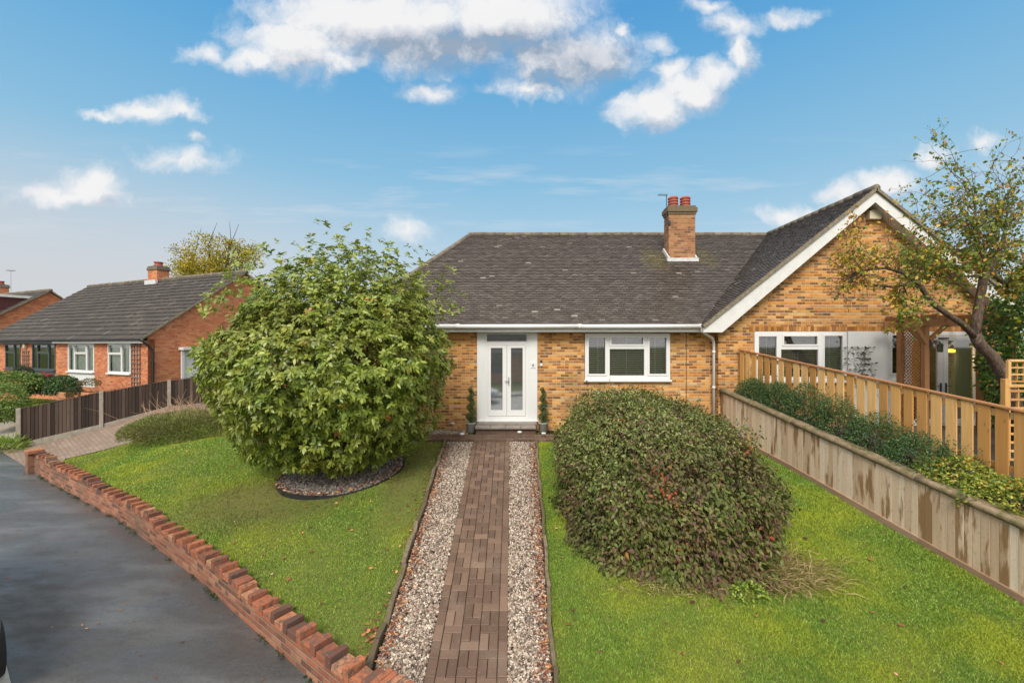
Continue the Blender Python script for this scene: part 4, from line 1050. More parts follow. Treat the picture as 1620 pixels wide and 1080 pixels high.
# ---------------------------------------------------------------- brick boundary wall
def wall_run():
    G = thing('garden_wall', 'low crenellated red brick garden wall between the lawn and the wet footway', 'garden wall', (-7.4, 8.2, zpave(-7.4)))
    mb = MB(); cp = MB(); tw = .2
    P = [Vector(p) for p in WALL]; s0 = 0.; top_prev = None
    total = sum((b-a).length for a, b in zip(P, P[1:]))
    def at(s):
        for a, b in zip(P, P[1:]):
            L = (b-a).length
            if s <= L+1e-6: t = (b-a).normalized(); return a+(b-a)*(s/L), t
            s -= L
        t = (P[-1]-P[-2]).normalized(); return P[-1], t
    def topz(s):       # stepped top in whole courses
        base = -.965+.0235*s
        return -1.3+.075*round((base+1.3)/.075*1.0)
    seg = .3; n = int(total/seg)
    tps = []
    for k in range(n+1):
        sa, sb = k*seg, min((k+1)*seg, total)
        if sb-sa < .02: continue
        (pa, ta), (pb, tb) = at(sa), at(sb); t = (pb-pa).normalized(); nn = Vector((t.y, -t.x)); nn = nn if nn.y < 0 else -nn
        zt = topz(sa); tps.append(zt)
        zb = zpave(pa.x)-.15
        f0, f1 = pa, pb; b0, b1 = pa-nn*tw, pb-nn*tw
        c = lambda p, z: (p.x, p.y, z)
        mb.poly([c(f1,zb),c(f0,zb),c(f0,zt),c(f1,zt)], .5, 0, [(sb,zb),(sa,zb),(sa,zt),(sb,zt)])
        mb.poly([c(b0,zb),c(b1,zb),c(b1,zt),c(b0,zt)], .5, 0, [(sa,zb),(sb,zb),(sb,zt),(sa,zt)])
        mb.poly([c(f0,zt),c(b0,zt),c(b1,zt),c(f1,zt)], .5, 0, [(sa,0.02),(sa,.06),(sb,.06),(sb,.02)])
        for q, (u, v) in ((sa,(f0,b0)),(sb,(b1,f1))): mb.poly([c(u,zb),c(v,zb),c(v,zt),c(u,zt)][::-1], .5, 0, [(0,zb),(tw,zb),(tw,zt),(0,zt)])
        # standing brick (merlon) and a lying brick beside it
        def brick(u0, u1, z0, z1, wf, wb, mbb):
            a = pa+t*u0; b = pa+t*u1; r = random.random(); j = lambda: random.uniform(-.006,.006)
            pts = [a+nn*wf, b+nn*wf, b-nn*wb, a-nn*wb]; ja = random.uniform(-.02,.02)
            lo = [mbb.v((p.x+j(), p.y+j(), z0)) for p in pts]; hi = [mbb.v((p.x+j()+nn.x*ja*.3, p.y+j()+nn.y*ja*.3, z1+j())) for p in pts]
            mbb.f(hi[::-1], r)
            for i in range(4): mbb.f([lo[i], lo[(i+1)%4], hi[(i+1)%4], hi[i]][::-1], r)
        if sb-sa > .2:
            brick(.004, .190, zt+.002, zt+.068, .004, tw-.0, cp)
            brick(.203, .290, zt+.002, zt+.068+.066+random.uniform(-.012,.008), .006, tw+.004, cp)
    mb.build('wall_body', M['wallbrick'], G)
    cp.build('coping', M['coping'], G, bevel=.007)
    for (px_, py_, z1, cap) in ((-12.84, 11.56, -.52, 0), (-1.16, 3.99, -.88, 1)):
        t = Vector((.84,-.543)); nn = Vector((-.543,-.84)); hw = .15
        pm = MB(); T = Matrix(((t.x, -nn.x, 0, px_), (t.y, -nn.y, 0, py_), (0,0,1,0), (0,0,0,1))); pm.T = T
        zb = zpave(px_)-.15
        for (u0,v0,u1,v1) in ((-hw,-hw,hw,-hw),(hw,-hw,hw,hw),(hw,hw,-hw,hw),(-hw,hw,-hw,-hw)):
            pm.poly([(u0,v0,zb),(u1,v1,zb),(u1,v1,z1),(u0,v0,z1)], .5, 0, [(0,zb),(2*hw,zb),(2*hw,z1),(0,z1)])
        pm.poly([(-hw,-hw,z1),(hw,-hw,z1),(hw,hw,z1),(-hw,hw,z1)], .5, 0, [(0,.02),(.3,.02),(.3,.06),(0,.06)])
        pr = pm.build('pier', M['wallbrick'], G)
        cm = MB(); cm.T = T
        k = 0; x = -hw-.01
        while x < hw: cm.box(x, x+.068, -hw-.012, hw+.012, z1+.002, z1+.11 if cap else z1+.085, .55+.4*random.random()); x += .0745
        cm.build('pier_cap', M['coping'], pr, bevel=.006)
wall_run()
# ---------------------------------------------------------------- fences
def board_fence():
    G = thing('board_fence', 'low dark brown closeboard fence with grey concrete posts between the two driveways', 'fence', (-16.07, 14.0, -1.0))
    pts = [(-16.07,14.0,.28,-1.0),(-14.52,15.2,.70,-.60),(-13.0,16.3,1.01,-.12),(-11.5,17.4,1.22,-.05)]
    for (x,y,zt,zb) in pts:
        mb = MB(); mb.T = Matrix.Translation((x,y,0)) @ Matrix.Rotation(math.atan2(1.1,1.4),4,'Z')
        mb.box(-.055,.055,-.055,.055,zb-.2,zt+.03,.5); mb.build('post', M['concrete'], G, bevel=.01)
    for a, b in zip(pts, pts[1:]):
        A_, B_ = Vector(a[:2]), Vector(b[:2]); L = (B_-A_).length; t = (B_-A_)/L; n = Vector((t.y,-t.x))
        pb = MB(); nb = round(L/.098); gb = MB()
        for k in range(nb):
            s0 = .06+(L-.12)*k/nb; s1 = .06+(L-.12)*(k+1.12)/nb; f = k/nb
            zt = a[2]+(b[2]-a[2])*f; zb = a[3]+(b[3]-a[3])*f+.17
            p = A_+t*s0; q = A_+t*s1; r = random.random(); o1 = n*.020; o0 = n*.006
            P = [(p+o0),(q+o1),(q+o1-n*.014),(p+o0-n*.010)]
            zt2 = zt+random.uniform(-.004,.004)
            lo = [pb.v((v.x,v.y,zb)) for v in P]; hi = [pb.v((v.x,v.y,zt2)) for v in P]
            pb.f(hi,r); pb.f(lo[::-1],r)
            for i in range(4): pb.f([lo[i],lo[(i+1)%4],hi[(i+1)%4],hi[i]],r)
        for f0, hh in ((.12,0),(.8,0)):
            za = a[2]-f0*(a[2]-a[3]-.2)-.02; zb = b[2]-f0*(b[2]-b[3]-.2)-.02
            pb.bar((A_.x-n.x*.03,A_.y-n.y*.03,za),(B_.x-n.x*.03,B_.y-n.y*.03,zb),.03,.06,.3)
        pn = pb.build('board_panel', M['fencedark'], G)
        cb = MB(); cb.bar((A_.x+n.x*.005,A_.y+n.y*.005,a[2]+.012),(B_.x+n.x*.005,B_.y+n.y*.005,b[2]+.012),.05,.02,.9); cb.build('capping', M['fencedark'], pn)
        gb.bar((A_.x,A_.y,a[3]+.075),(B_.x,B_.y,b[3]+.075),.045,.19,.5); gb.build('gravel_board', M['concrete'], G)
board_fence()

def timber_wall():
    G = thing('retaining_wall', 'weathered vertical board retaining wall with a mossy rounded rail beside the right lawn', 'retaining wall', (RWALL(8), 8, H(5,8)))
    y = 11.42; bm = MB()
    while y > 2.6:
        w = .098; x0, x1 = RWALL(y), RWALL(y-w); zt = RZ_(y)-.03; zb = HL(x0-.1, y)-.02
        r = random.random(); j = random.uniform(0,.006)
        P = [(x0-.022-j,y),(x1-.022-j,y-w+.003),(x1+.0,y-w+.003),(x0+.0,y)]
        lo = [bm.v((a,b,zb)) for a,b in P]; hi = [bm.v((a,b,zt)) for a,b in P]
        bm.f(hi,r); 
        for i in range(4): bm.f([lo[i],lo[(i+1)%4],hi[(i+1)%4],hi[i]][::-1],r)
        y -= w
    bm.build('board_panel', M['weathered'], G, bevel=.002)
    # round-edged log rail made of lengths
    rb = MB(); y = 11.45; k = 0
    while y > 2.6:
        yb = max(y-2.4, 2.5)
        n = 12; pts = [(RWALL(y+(yb-y)*i/n)-.015, y+(yb-y)*i/n, RZ_(y+(yb-y)*i/n)-.005) for i in range(n+1)]
        rb.tube(pts, [.055+.003*math.sin(i*1.7+k) for i in range(n+1)], 12, r=.2+.3*(k%3)); y = yb-.006; k += 1
    rl = rb.build('rail', M['mossrail'], G, smooth=True)
    fb = MB(); y = 11.45
    while y > 2.6:
        yb = max(y-2.4, 2.5); fb.bar((RWALL(y)+.07,y,RZ_(y)+.02),(RWALL(yb)+.07,yb+.005,RZ_(yb)+.02),.13,.05); y = yb
    fb.build('rail_cap', M['mossrail'], rl, bevel=.012)
    gb = MB(); y = 11.4
    while y > 2.6:
        yb = max(y-1.2, 2.6); za, zb = HL(RWALL(y)-.1,y)+.04, HL(RWALL(yb)-.1,yb)+.04
        gb.bar((RWALL(y)-.04,y,za),(RWALL(yb)-.04,yb,zb),.035,.13); y = yb
    gb.build('gravel_board', M['gravelboard'], G, bevel=.006)
timber_wall()

def picket_fence():
    G = thing('slatted_fence', 'new orange timber fence of spaced vertical boards above the planting bed', 'fence', (FX(8), 8, RZ_(8)))
    TZ = lambda y: 2.25+(1.44-2.25)*(11.4-y)/(11.4-6.2)
    BZ = lambda y: TZ(y)-1.08
    y = 11.38; k = 0
    while y > 3.2:
        w = .142; m = MB(); x0, x1 = FX(y), FX(y-w); r = random.random(); jz = random.uniform(-.004,.004); jx = random.uniform(-.004,.004)
        P = [(x0-.022+jx,y),(x1-.022-jx,y-w),(x1-.002,y-w),(x0-.002,y)]
        lo = [m.v((a,b,BZ(b))) for a,b in P]; hi = [m.v((a,b,TZ(b)-.03+jz)) for a,b in P]
        m.f(hi,r); m.f(lo[::-1],r)
        for i in range(4): m.f([lo[i],lo[(i+1)%4],hi[(i+1)%4],hi[i]][::-1],r)
        m.build('board', M['fencenew'], G, bevel=.004); y -= .198; k += 1
    for off, z in ((.035,-.12),(.035,-.9)):
        m = MB(); m.bar((FX(11.4)+off,11.4,TZ(11.4)+z),(FX(3.2)+off,3.2,TZ(3.2)+z),.04,.09); m.build('rail', M['fencenew'], G)
    m = MB(); m.bar((FX(11.42)+.0,11.42,TZ(11.42)-.005),(FX(3.2),3.2,TZ(3.2)-.005),.09,.035); m.build('top_rail', M['raillight'], G, bevel=.006)
    for y in (11.40, 9.6, 7.8, 6.0, 4.2):
        m = MB(); m.box(FX(y)+.05,FX(y)+.13,y-.04,y+.04,BZ(y)-.3,TZ(y)-.02); m.build('post', M['fencenew'], G, bevel=.005)
picket_fence()

def lattice(mb, A, B, z0, z1, pitch, w, th, diag=False, r=None):
    """square or diagonal lattice in the vertical plane through A-B"""
    A, B = Vector(A), Vector(B); L = (B-A).length; t = (B-A)/L
    P = lambda s, z, o=0: (A.x+t.x*s-t.y*o, A.y+t.y*s+t.x*o, z)
    if not diag:
        s = w/2
        while s < L: mb.bar(P(s,z0), P(s,z1), w, th, r, up=(t.x,t.y,0)); s += pitch
        z = z0+w/2
        while z < z1: mb.bar(P(0,z,-th), P(L,z,-th), th, w, r); z += pitch
    else:
        Hh = z1-z0
        for sg in (1, -1):
            c = -Hh
            while c < L+Hh:
                pts = []
                for k in range(41):
                    z = Hh*k/40; s = c+z*sg if sg > 0 else c+Hh-z
                    if 0 <= s <= L: pts.append((s, z))
                if len(pts) > 1: mb.bar(P(pts[0][0],z0+pts[0][1],th*(sg>0)), P(pts[-1][0],z0+pts[-1][1],th*(sg>0)), w, th, r, up=(-t.y,t.x,0))
                c += pitch
def trellis_fence():
    G = thing('trellis_fence', 'new orange timber trellis panel at the right edge before the leaning trunk', 'trellis', (8.9, 7.6, .2))
    Y = 7.55; x0 = W(1590,0,Y).x; x1 = 11.2
    for x in (x0, x0+1.83):
        m = MB(); m.box(x-.04,x+.04,Y-.04,Y+.04,-.3,2.14 if x > x0+1 else 1.78); m.build('post', M['fencenew'], G, bevel=.005)
    m = MB(); lattice(m, (x0+.05,Y,0), (x1,Y,0), .35, 1.62, .15, .038, .018); m.build('lattice_panel', M['fencenew'], G)
    m = MB(); m.bar((x0-.0,Y-.02,1.66),(x1,Y-.02,1.66),.05,.05); m.bar((x0+.06,Y,2.10),(x1,Y,2.10),.05,.04); m.bar((x0+.06,Y,1.68),(x0+.06,Y,2.10),.05,.05)
    m.build('rail', M['fencenew'], G, bevel=.004)
    m = MB(); lattice(m, (x0+.1,Y+.03,0), (x1,Y+.03,0), 1.72, 2.08, .12, .03, .014); m.build('lattice_panel', M['fencenew'], G)
trellis_fence()

def pergola():
    G = thing('pergola', 'brown timber pergola with diagonal lattice side in front of the glazed garden doors', 'pergola', (10.7, 10.6, .2))
    m = MB
    for (x, y) in ((9.92,10.98),(9.92,10.32),(11.95,10.98),(11.95,10.32)):
        b = MB(); b.box(x-.055,x+.055,y-.055,y+.055,.1,2.86); b.build('post', M['pergola'], G, bevel=.006)
    for y in (10.26, 11.04):
        b = MB(); b.bar((9.55,y,2.90),(12.2,y,2.92),.055,.15); b.build('beam', M['pergola'], G, bevel=.006)
    for x in (9.86, 10.3, 10.75, 11.2, 11.65, 12.0):
        b = MB(); b.bar((x,9.98,3.03),(x,11.35,3.03),.045,.11); b.build('rafter', M['pergola'], G, bevel=.006)
    for (p, q) in (((9.97,10.32,2.45),(10.42,10.30,2.86)),((9.92,10.37,2.45),(9.92,10.75,2.86)),((11.9,10.32,2.45),(11.45,10.30,2.86)),((9.90,10.28,2.42),(9.62,10.27,2.83))):
        b = MB(); b.bar(p, q, .07, .09); b.build('brace', M['pergola'], G, bevel=.005)
    b = MB(); lattice(b, (9.92,10.38,0), (9.92,10.92,0), .5, 2.8, .085, .022, .008, True); b.build('lattice_panel', M['pergola'], G)
pergola()
# lantern bracketed from the pergola post
G = thing('wall_lantern', 'small black lantern on a curled bracket fixed to the pergola post', 'lantern', (10.1, 10.2, 2.3))
b = MB(); b.bar((9.98,10.27,2.44),(10.16,10.2,2.44),.02,.02); b.tube([(9.98,10.27,2.38),(10.08,10.23,2.42),(10.15,10.2,2.46)],.009,6); b.box(9.97,9.99,10.24,10.28,2.32,2.5); b.build('bracket', M['black'], G)
b = MB(); b.lathe((10.16,10.2,2.20), [(.035,0),(.05,.01),(.055,.16),(.075,.165),(.02,.22),(.008,.24)], 6); b.build('lantern_body', M['black'], G)
b = MB(); b.lathe((10.16,10.2,2.225), [(.0535,0),(.0575,.125)], 6); b.build('lantern_glass', M['glass'], G)

def wall_trellis(lx0, lx1, z0, z1, label, name='wall_trellis'):
    c, s = math.cos(ANG), math.sin(ANG)
    def P(x, y): return (NLOC.x+x*c-y*s, NLOC.y+x*s+y*c, 0)
    G = thing(name, label, 'trellis', (*P(lx0,.2)[:2], z0))
    b = MB(); lattice(b, P(lx0,.225), P(lx1,.225), z0, z1, .19, .035, .014); b.build('lattice', M['trellis'], G)
wall_trellis(-1.08, -.45, .45, 2.45, 'brown square trellis on the red brick wall beside the white window')
wall_trellis(-10.3, -9.62, .9, 2.1, 'brown trellis on the red brick wall between the dark framed windows')
c_, s_ = math.cos(ANG), math.sin(ANG)
def NP(x, y, z=0): return Vector((NLOC.x+x*c_-y*s_, NLOC.y+x*s_+y*c_, z))
p = NP(-9.95,.2,2.3); G = thing('porch_light', 'small cream bulkhead light on the brick between the dark framed windows', 'light', p)
b = MB(); b.T = Matrix.Translation(p) @ Matrix.Rotation(ANG,4,'Z'); b.box(-.08,.08,-.08,.05,-.1,.12,.5); b.build('lamp_body', M['cream'], G, bevel=.03)
b = MB(); b.T = Matrix.Translation(p) @ Matrix.Rotation(ANG,4,'Z'); b.box(-.1,.1,-.1,.05,.12,.15,.5); b.build('lamp_cap', M['black'], G)

# ---------------------------------------------------------------- plants
def shrub(name, label, cat, c, rad, n, L, Wd, mat, zfrac=-.45, tpl='oval', lump=.12, seed=1, shell=.45, droop=.2, group=None, stems=6, topmat=None, up=.35, K=26, power=1., cut=None):
    c = np.array(c, float); rad = np.array(rad, float)
    G = thing(name, label, cat, (c[0], c[1], c[2]-rad[2]*min(1, -zfrac if zfrac < 0 else 0)), group=group)
    d = rdir(n, zfrac); sgn = np.sign(d); dd = sgn*np.abs(d)**power; 
    if power != 1: dd = norm(dd)
    q = 1+lumps(d, K, lump, .05, seed)+rng.normal(0, .03, n)
    q *= 1-shell*rng.random(n)**2.2
    # superellipsoid radius for boxier bushes
    if power != 1:
        e = 2/power; q *= 1/np.power((np.abs(dd)**e).sum(1), 1/e)
    P = c+dd*q[:, None]*rad
    A = norm(dd*.8+rng.normal(0, .55, (n, 3))+np.array([0, 0, .15])); U = norm(dd*.5+np.array([0, 0, up])+rng.normal(0, .35, (n, 3)))
    if cut is not None:
        k = cut(P); P, A, U, d = P[k], A[k], U[k], d[k]
    m = len(P); Ls = L*rng.uniform(.6, 1.25, m)
    if topmat is not None:
        t = rng.random(m) < np.clip((P[:,2]-c[2])/rad[2]*.9-.02+topmat[1](P), 0, .85)
        leaf_obj('foliage', mat, G, P[~t], A[~t], U[~t], Ls[~t], Ls[~t]*Wd, tpl, droop)
        leaf_obj('foliage', topmat[0], G, P[t], A[t], U[t], Ls[t], Ls[t]*Wd, tpl, droop)
    else: leaf_obj('foliage', mat, G, P, A, U, Ls, Ls*Wd, tpl, droop)
    b = MB(); zb = G.location.z-.05
    for _ in range(stems):
        e = c+norm(rng.normal(size=(1,3))+np.array([0,0,1.]))[0]*rad*rng.uniform(.6,.95)
        s0 = Vector((c[0]+rng.normal(0,.12*rad[0]), c[1]+rng.normal(0,.12*rad[1]), zb)); mid = s0.lerp(Vector(e), .5)+Vector(rng.normal(0,.06,3)*rad)
        b.tube([s0, mid, Vector(e)], [.018, .012, .004], 5)
    if stems: b.build('stems', M['twig'], G)
    return G

def photinia():
    G = thing('round_tree', 'large rounded evergreen tree with glossy leaf clusters in the oval gravel bed', 'tree', (-3.6, 9.3, -.45))
    cen = np.array([-3.80, 8.95, 2.05]); 
    n = 9200
    d = rdir(n)
    rx, ry = 2.58, 2.08
    rz = np.where(d[:,2] > 0, 2.45, 2.15)
    q = 1+lumps(d, 60, .13, .025, 5)+lumps(d, 18, .10, .12, 9)-.02
    # narrower, looser top
    top = np.clip(d[:,2], 0, 1)
    q *= 1+.04*np.sin(d[:,0]*9+1)*top
    q *= 1-.17*np.sin(np.clip(d[:,2],0,1)*math.pi)**2-.06*np.sin(np.clip(-d[:,2],0,1)*math.pi)**2
    depth = rng.random(n)**2.0*.42
    q = q*(1-depth)+rng.normal(0, .02, n)
    P = cen+np.stack([d[:,0]*q*rx, d[:,1]*q*ry, d[:,2]*q*rz], 1)
    P[:,0] += .26*np.maximum(P[:,2]-2.2, 0)-.05
    # loose sprays poking out of the top and upper sides
    m2 = 420; d2 = rdir(m2, .35); q2 = 1+rng.random(m2)**1.5*.14+lumps(d2, 60, .13, .025, 5)
    P2 = cen+np.stack([d2[:,0]*q2*rx*1.0, d2[:,1]*q2*ry, d2[:,2]*q2*2.45], 1)
    P2[:,0] += .26*np.maximum(P2[:,2]-2.2, 0)-.05
    P = np.concatenate([P, P2]); dd = np.concatenate([d, d2])
    # gaps: drop clusters in random pockets
    g = np.random.default_rng(3); keep = np.ones(len(P), bool)
    for _ in range(70):
        c = g.normal(size=3); c /= np.linalg.norm(c); w_ = g.uniform(.0008, .004); keep &= ~(((1-dd @ c) < w_) & (rng.random(len(P)) < .85))
    keep &= ~(rng.random(len(P)) < np.clip((P[:,2]-3.0)*.34, 0, .55))
    under = P[:,2] < np.array([HL(x, y) for x, y in P[:, :2]])+.08; keep &= ~under
    P, dd = P[keep], dd[keep]; n = len(P)
    ax = norm(dd*1.0+np.array([0,0,.55])+rng.normal(0,.4,(n,3)))
    # leaves of each rosette
    k = 8; ang = (np.arange(k)*2*math.pi*.382)[None,:]+rng.uniform(0, 6.28, n)[:,None]
    t1 = norm(np.cross(ax, rng.normal(size=(n,3)))); t2 = np.cross(ax, t1)
    tilt = rng.uniform(.05, .75, (n,k))
    A = (t1[:,None]*np.cos(ang)[...,None]+t2[:,None]*np.sin(ang)[...,None])*np.cos(tilt)[...,None]+ax[:,None]*np.sin(tilt)[...,None]
    Pn = P[:,None]+ax[:,None]*rng.uniform(-.05,.03,(n,k))[...,None]
    U = np.repeat(ax[:,None], k, 1)+rng.normal(0,.25,(n,k,3))
    L = rng.uniform(.08,.13,(n,k))
    r = np.clip(rng.random((n,1))*.55+rng.random((n,k))*.45+.10*(P[:,2:3]-2)/2.5, 0, .999)
    r = np.where((rng.random((n,1)) < .012), rng.uniform(.95,1,(n,k)), np.minimum(r, .955))
    A = A.reshape(-1,3); L = L.reshape(-1)
    sel = rng.random(len(A)) < .93
    leaf_obj('crown', M['lf_photinia'], G, Pn.reshape(-1,3)[sel], A[sel], U.reshape(-1,3)[sel], L[sel], (L*rng.uniform(.40,.50,len(L)))[sel], 'oval', .22, r.reshape(-1)[sel])
    b = MB(); z0 = HL(-3.53, 9.3)-.1
    for k in range(6):
        a = k*1.05+.4; s0 = Vector((-3.55+.12*math.cos(a), 9.3+.12*math.sin(a), z0))
        e = Vector(cen)+Vector((math.cos(a)*1.5*random.uniform(.5,1), math.sin(a)*1.2*random.uniform(.5,1), random.uniform(.6,1.7)))
        m1 = s0+Vector((.12*math.cos(a), .12*math.sin(a), .8)); m2_ = m1.lerp(e, .5)+Vector((0,0,.25))
        b.tube([s0, m1, m2_, e], [.075,.06,.04,.015], 8)
        for j in range(7):
            f = m2_.lerp(e, random.random()); g2 = f+Vector(rng.normal(0,.28,3))+Vector((math.cos(a)*.4, math.sin(a)*.3, .3)); b.tube([f, f.lerp(g2,.5)+Vector((0,0,.08)), g2], [.018,.012,.005], 5)
    b.build('trunk', M['bark'], G, smooth=True)
photinia()

def dogwood():
    G = thing('dogwood_bush', 'big broad bush with mixed green, purple and reddish leaves on the right lawn', 'bush', (2.5, 7.7, -.5))
    n = 66000
    # surface as a lumpy height field dome over a rounded footprint that leans with the slope
    cx, cy, rx, ry = 2.62, 7.98, 1.76, 2.22
    d = rdir(n, -.12); e = 3.2
    hr = np.power(np.abs(d[:,0])**2.5+np.abs(d[:,1])**2.5, 1/2.5)
    s = 1/np.power(hr**e+np.abs(d[:,2])**e, 1/e)
    s = s*(1+lumps(d, 160, .15, .008, 4)+lumps(d, 24, .12, .06, 8)+lumps(d, 60, .15, .03, 21)+np.abs(rng.normal(0,.045,n))-.07)*(1-.30*rng.random(n)**2.4)
    X = cx+d[:,0]*s*rx; Y = cy+d[:,1]*s*ry
    f = np.clip((Y-cy)/ry, -1, 1)
    X = X+.10*f
    gz = np.array([H(x, y) for x, y in zip(X, Y)])
    hgt = 1.66-.24*np.clip((X-cx)/rx+.1, 0, 1.1)**1.3-.06*np.clip(-f,0,1)
    Z = gz+.06+np.maximum(d[:,2]*s, 0)*hgt+rng.uniform(0,.05,n)
    P = np.stack([X, Y, Z], 1)
    g = np.random.default_rng(8); keep = np.ones(n, bool)
    for _ in range(90):
        c = g.normal(size=3); c[2] = abs(c[2])*.6; c /= np.linalg.norm(c); w_ = g.uniform(.0004,.0018); keep &= ~(((1-d @ c) < w_) & (rng.random(n) < .8))
    P, d, Zr = P[keep], d[keep], ((Z-gz)/1.7)[keep]; n = len(P)
    A = norm(d*.45+rng.normal(0,.5,(n,3))-np.array([0,0,.25])); U = norm(d*.8+np.array([0,0,.45])+rng.normal(0,.4,(n,3)))
    L = rng.uniform(.04,.085,n)
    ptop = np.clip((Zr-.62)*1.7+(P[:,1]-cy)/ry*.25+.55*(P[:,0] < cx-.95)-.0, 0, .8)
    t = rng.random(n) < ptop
    # leaf colour follows small twig clusters; the purple and the red come in clumps
    cc = g.uniform([cx-rx,cy-ry,-1.0],[cx+rx,cy+ry,1.8],(900,3)); cr = g.random(900)
    key = np.zeros(n)
    for i0 in range(0, n, 4000):
        q_ = P[i0:i0+4000]; key[i0:i0+4000] = cr[((q_[:,None]-cc[None])**2).sum(2).argmin(1)]
    cl = np.zeros(n)
    for _ in range(44):
        c = g.uniform([cx-rx*.6,cy-ry,-.8],[cx+rx,cy,1.3]); cl = np.maximum(cl, np.exp(-((P-c)**2).sum(1)/.05))
    r = np.clip((rng.random(n)*.5+key*.5)*.92+.42*cl*rng.random(n)*1.6, 0, .999)
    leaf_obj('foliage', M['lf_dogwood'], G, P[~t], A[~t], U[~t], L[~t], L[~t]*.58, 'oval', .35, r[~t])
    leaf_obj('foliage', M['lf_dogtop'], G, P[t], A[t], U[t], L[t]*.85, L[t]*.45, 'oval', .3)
    b = MB()
    for _ in range(80):
        x = cx+rng.uniform(-.75,.7)*rx; y = cy+rng.uniform(-.75,.75)*ry; z = H(x,y)
        dx, dy = (x-cx)/rx, (y-cy)/ry; q = Vector((x+dx*.25+rng.normal(0,.1), y+dy*.25+rng.normal(0,.1), z+1.62*max(.12, (1-abs(dx)**2.7-abs(dy)**2.7))**.37+rng.uniform(-.15,.1)))
        s0 = Vector((cx+dx*rx*.5, cy+dy*ry*.6, z-.05)); b.tube([s0, s0.lerp(q,.55)+Vector((0,0,.12)), q], [.012,.008,.003], 5)
    LP = []; LA = []
    for _ in range(150):      # stray shoots standing out of the leaves
        i = rng.integers(0, n); p = Vector(P[i]); dd = Vector(d[i]*.5+np.array([rng.normal(0,.3),rng.normal(0,.3),.75])).normalized(); L_ = rng.uniform(.10,.30)
        if Zr[i] < .3: continue
        b.tube([p-dd*.1, p+dd*L_*.6, p+dd*L_], [.004,.003,.0015], 4, caps=False)
        for t_ in np.arange(.2, 1.01, .16):
            for q in range(2): LP.append(tuple(p+dd*L_*t_)); LA.append(rng.normal(size=3)+np.array([0,0,.3]))
    m_ = len(LP); leaf_obj('shoots', M['lf_dogtop'], G, np.array(LP), np.array(LA), norm(rng.normal(size=(m_,3))+np.array([0,0,1.])), rng.uniform(.03,.055,m_), rng.uniform(.016,.028,m_), 'oval', .25)
    b.build('stems', M['twig'], G)
dogwood()

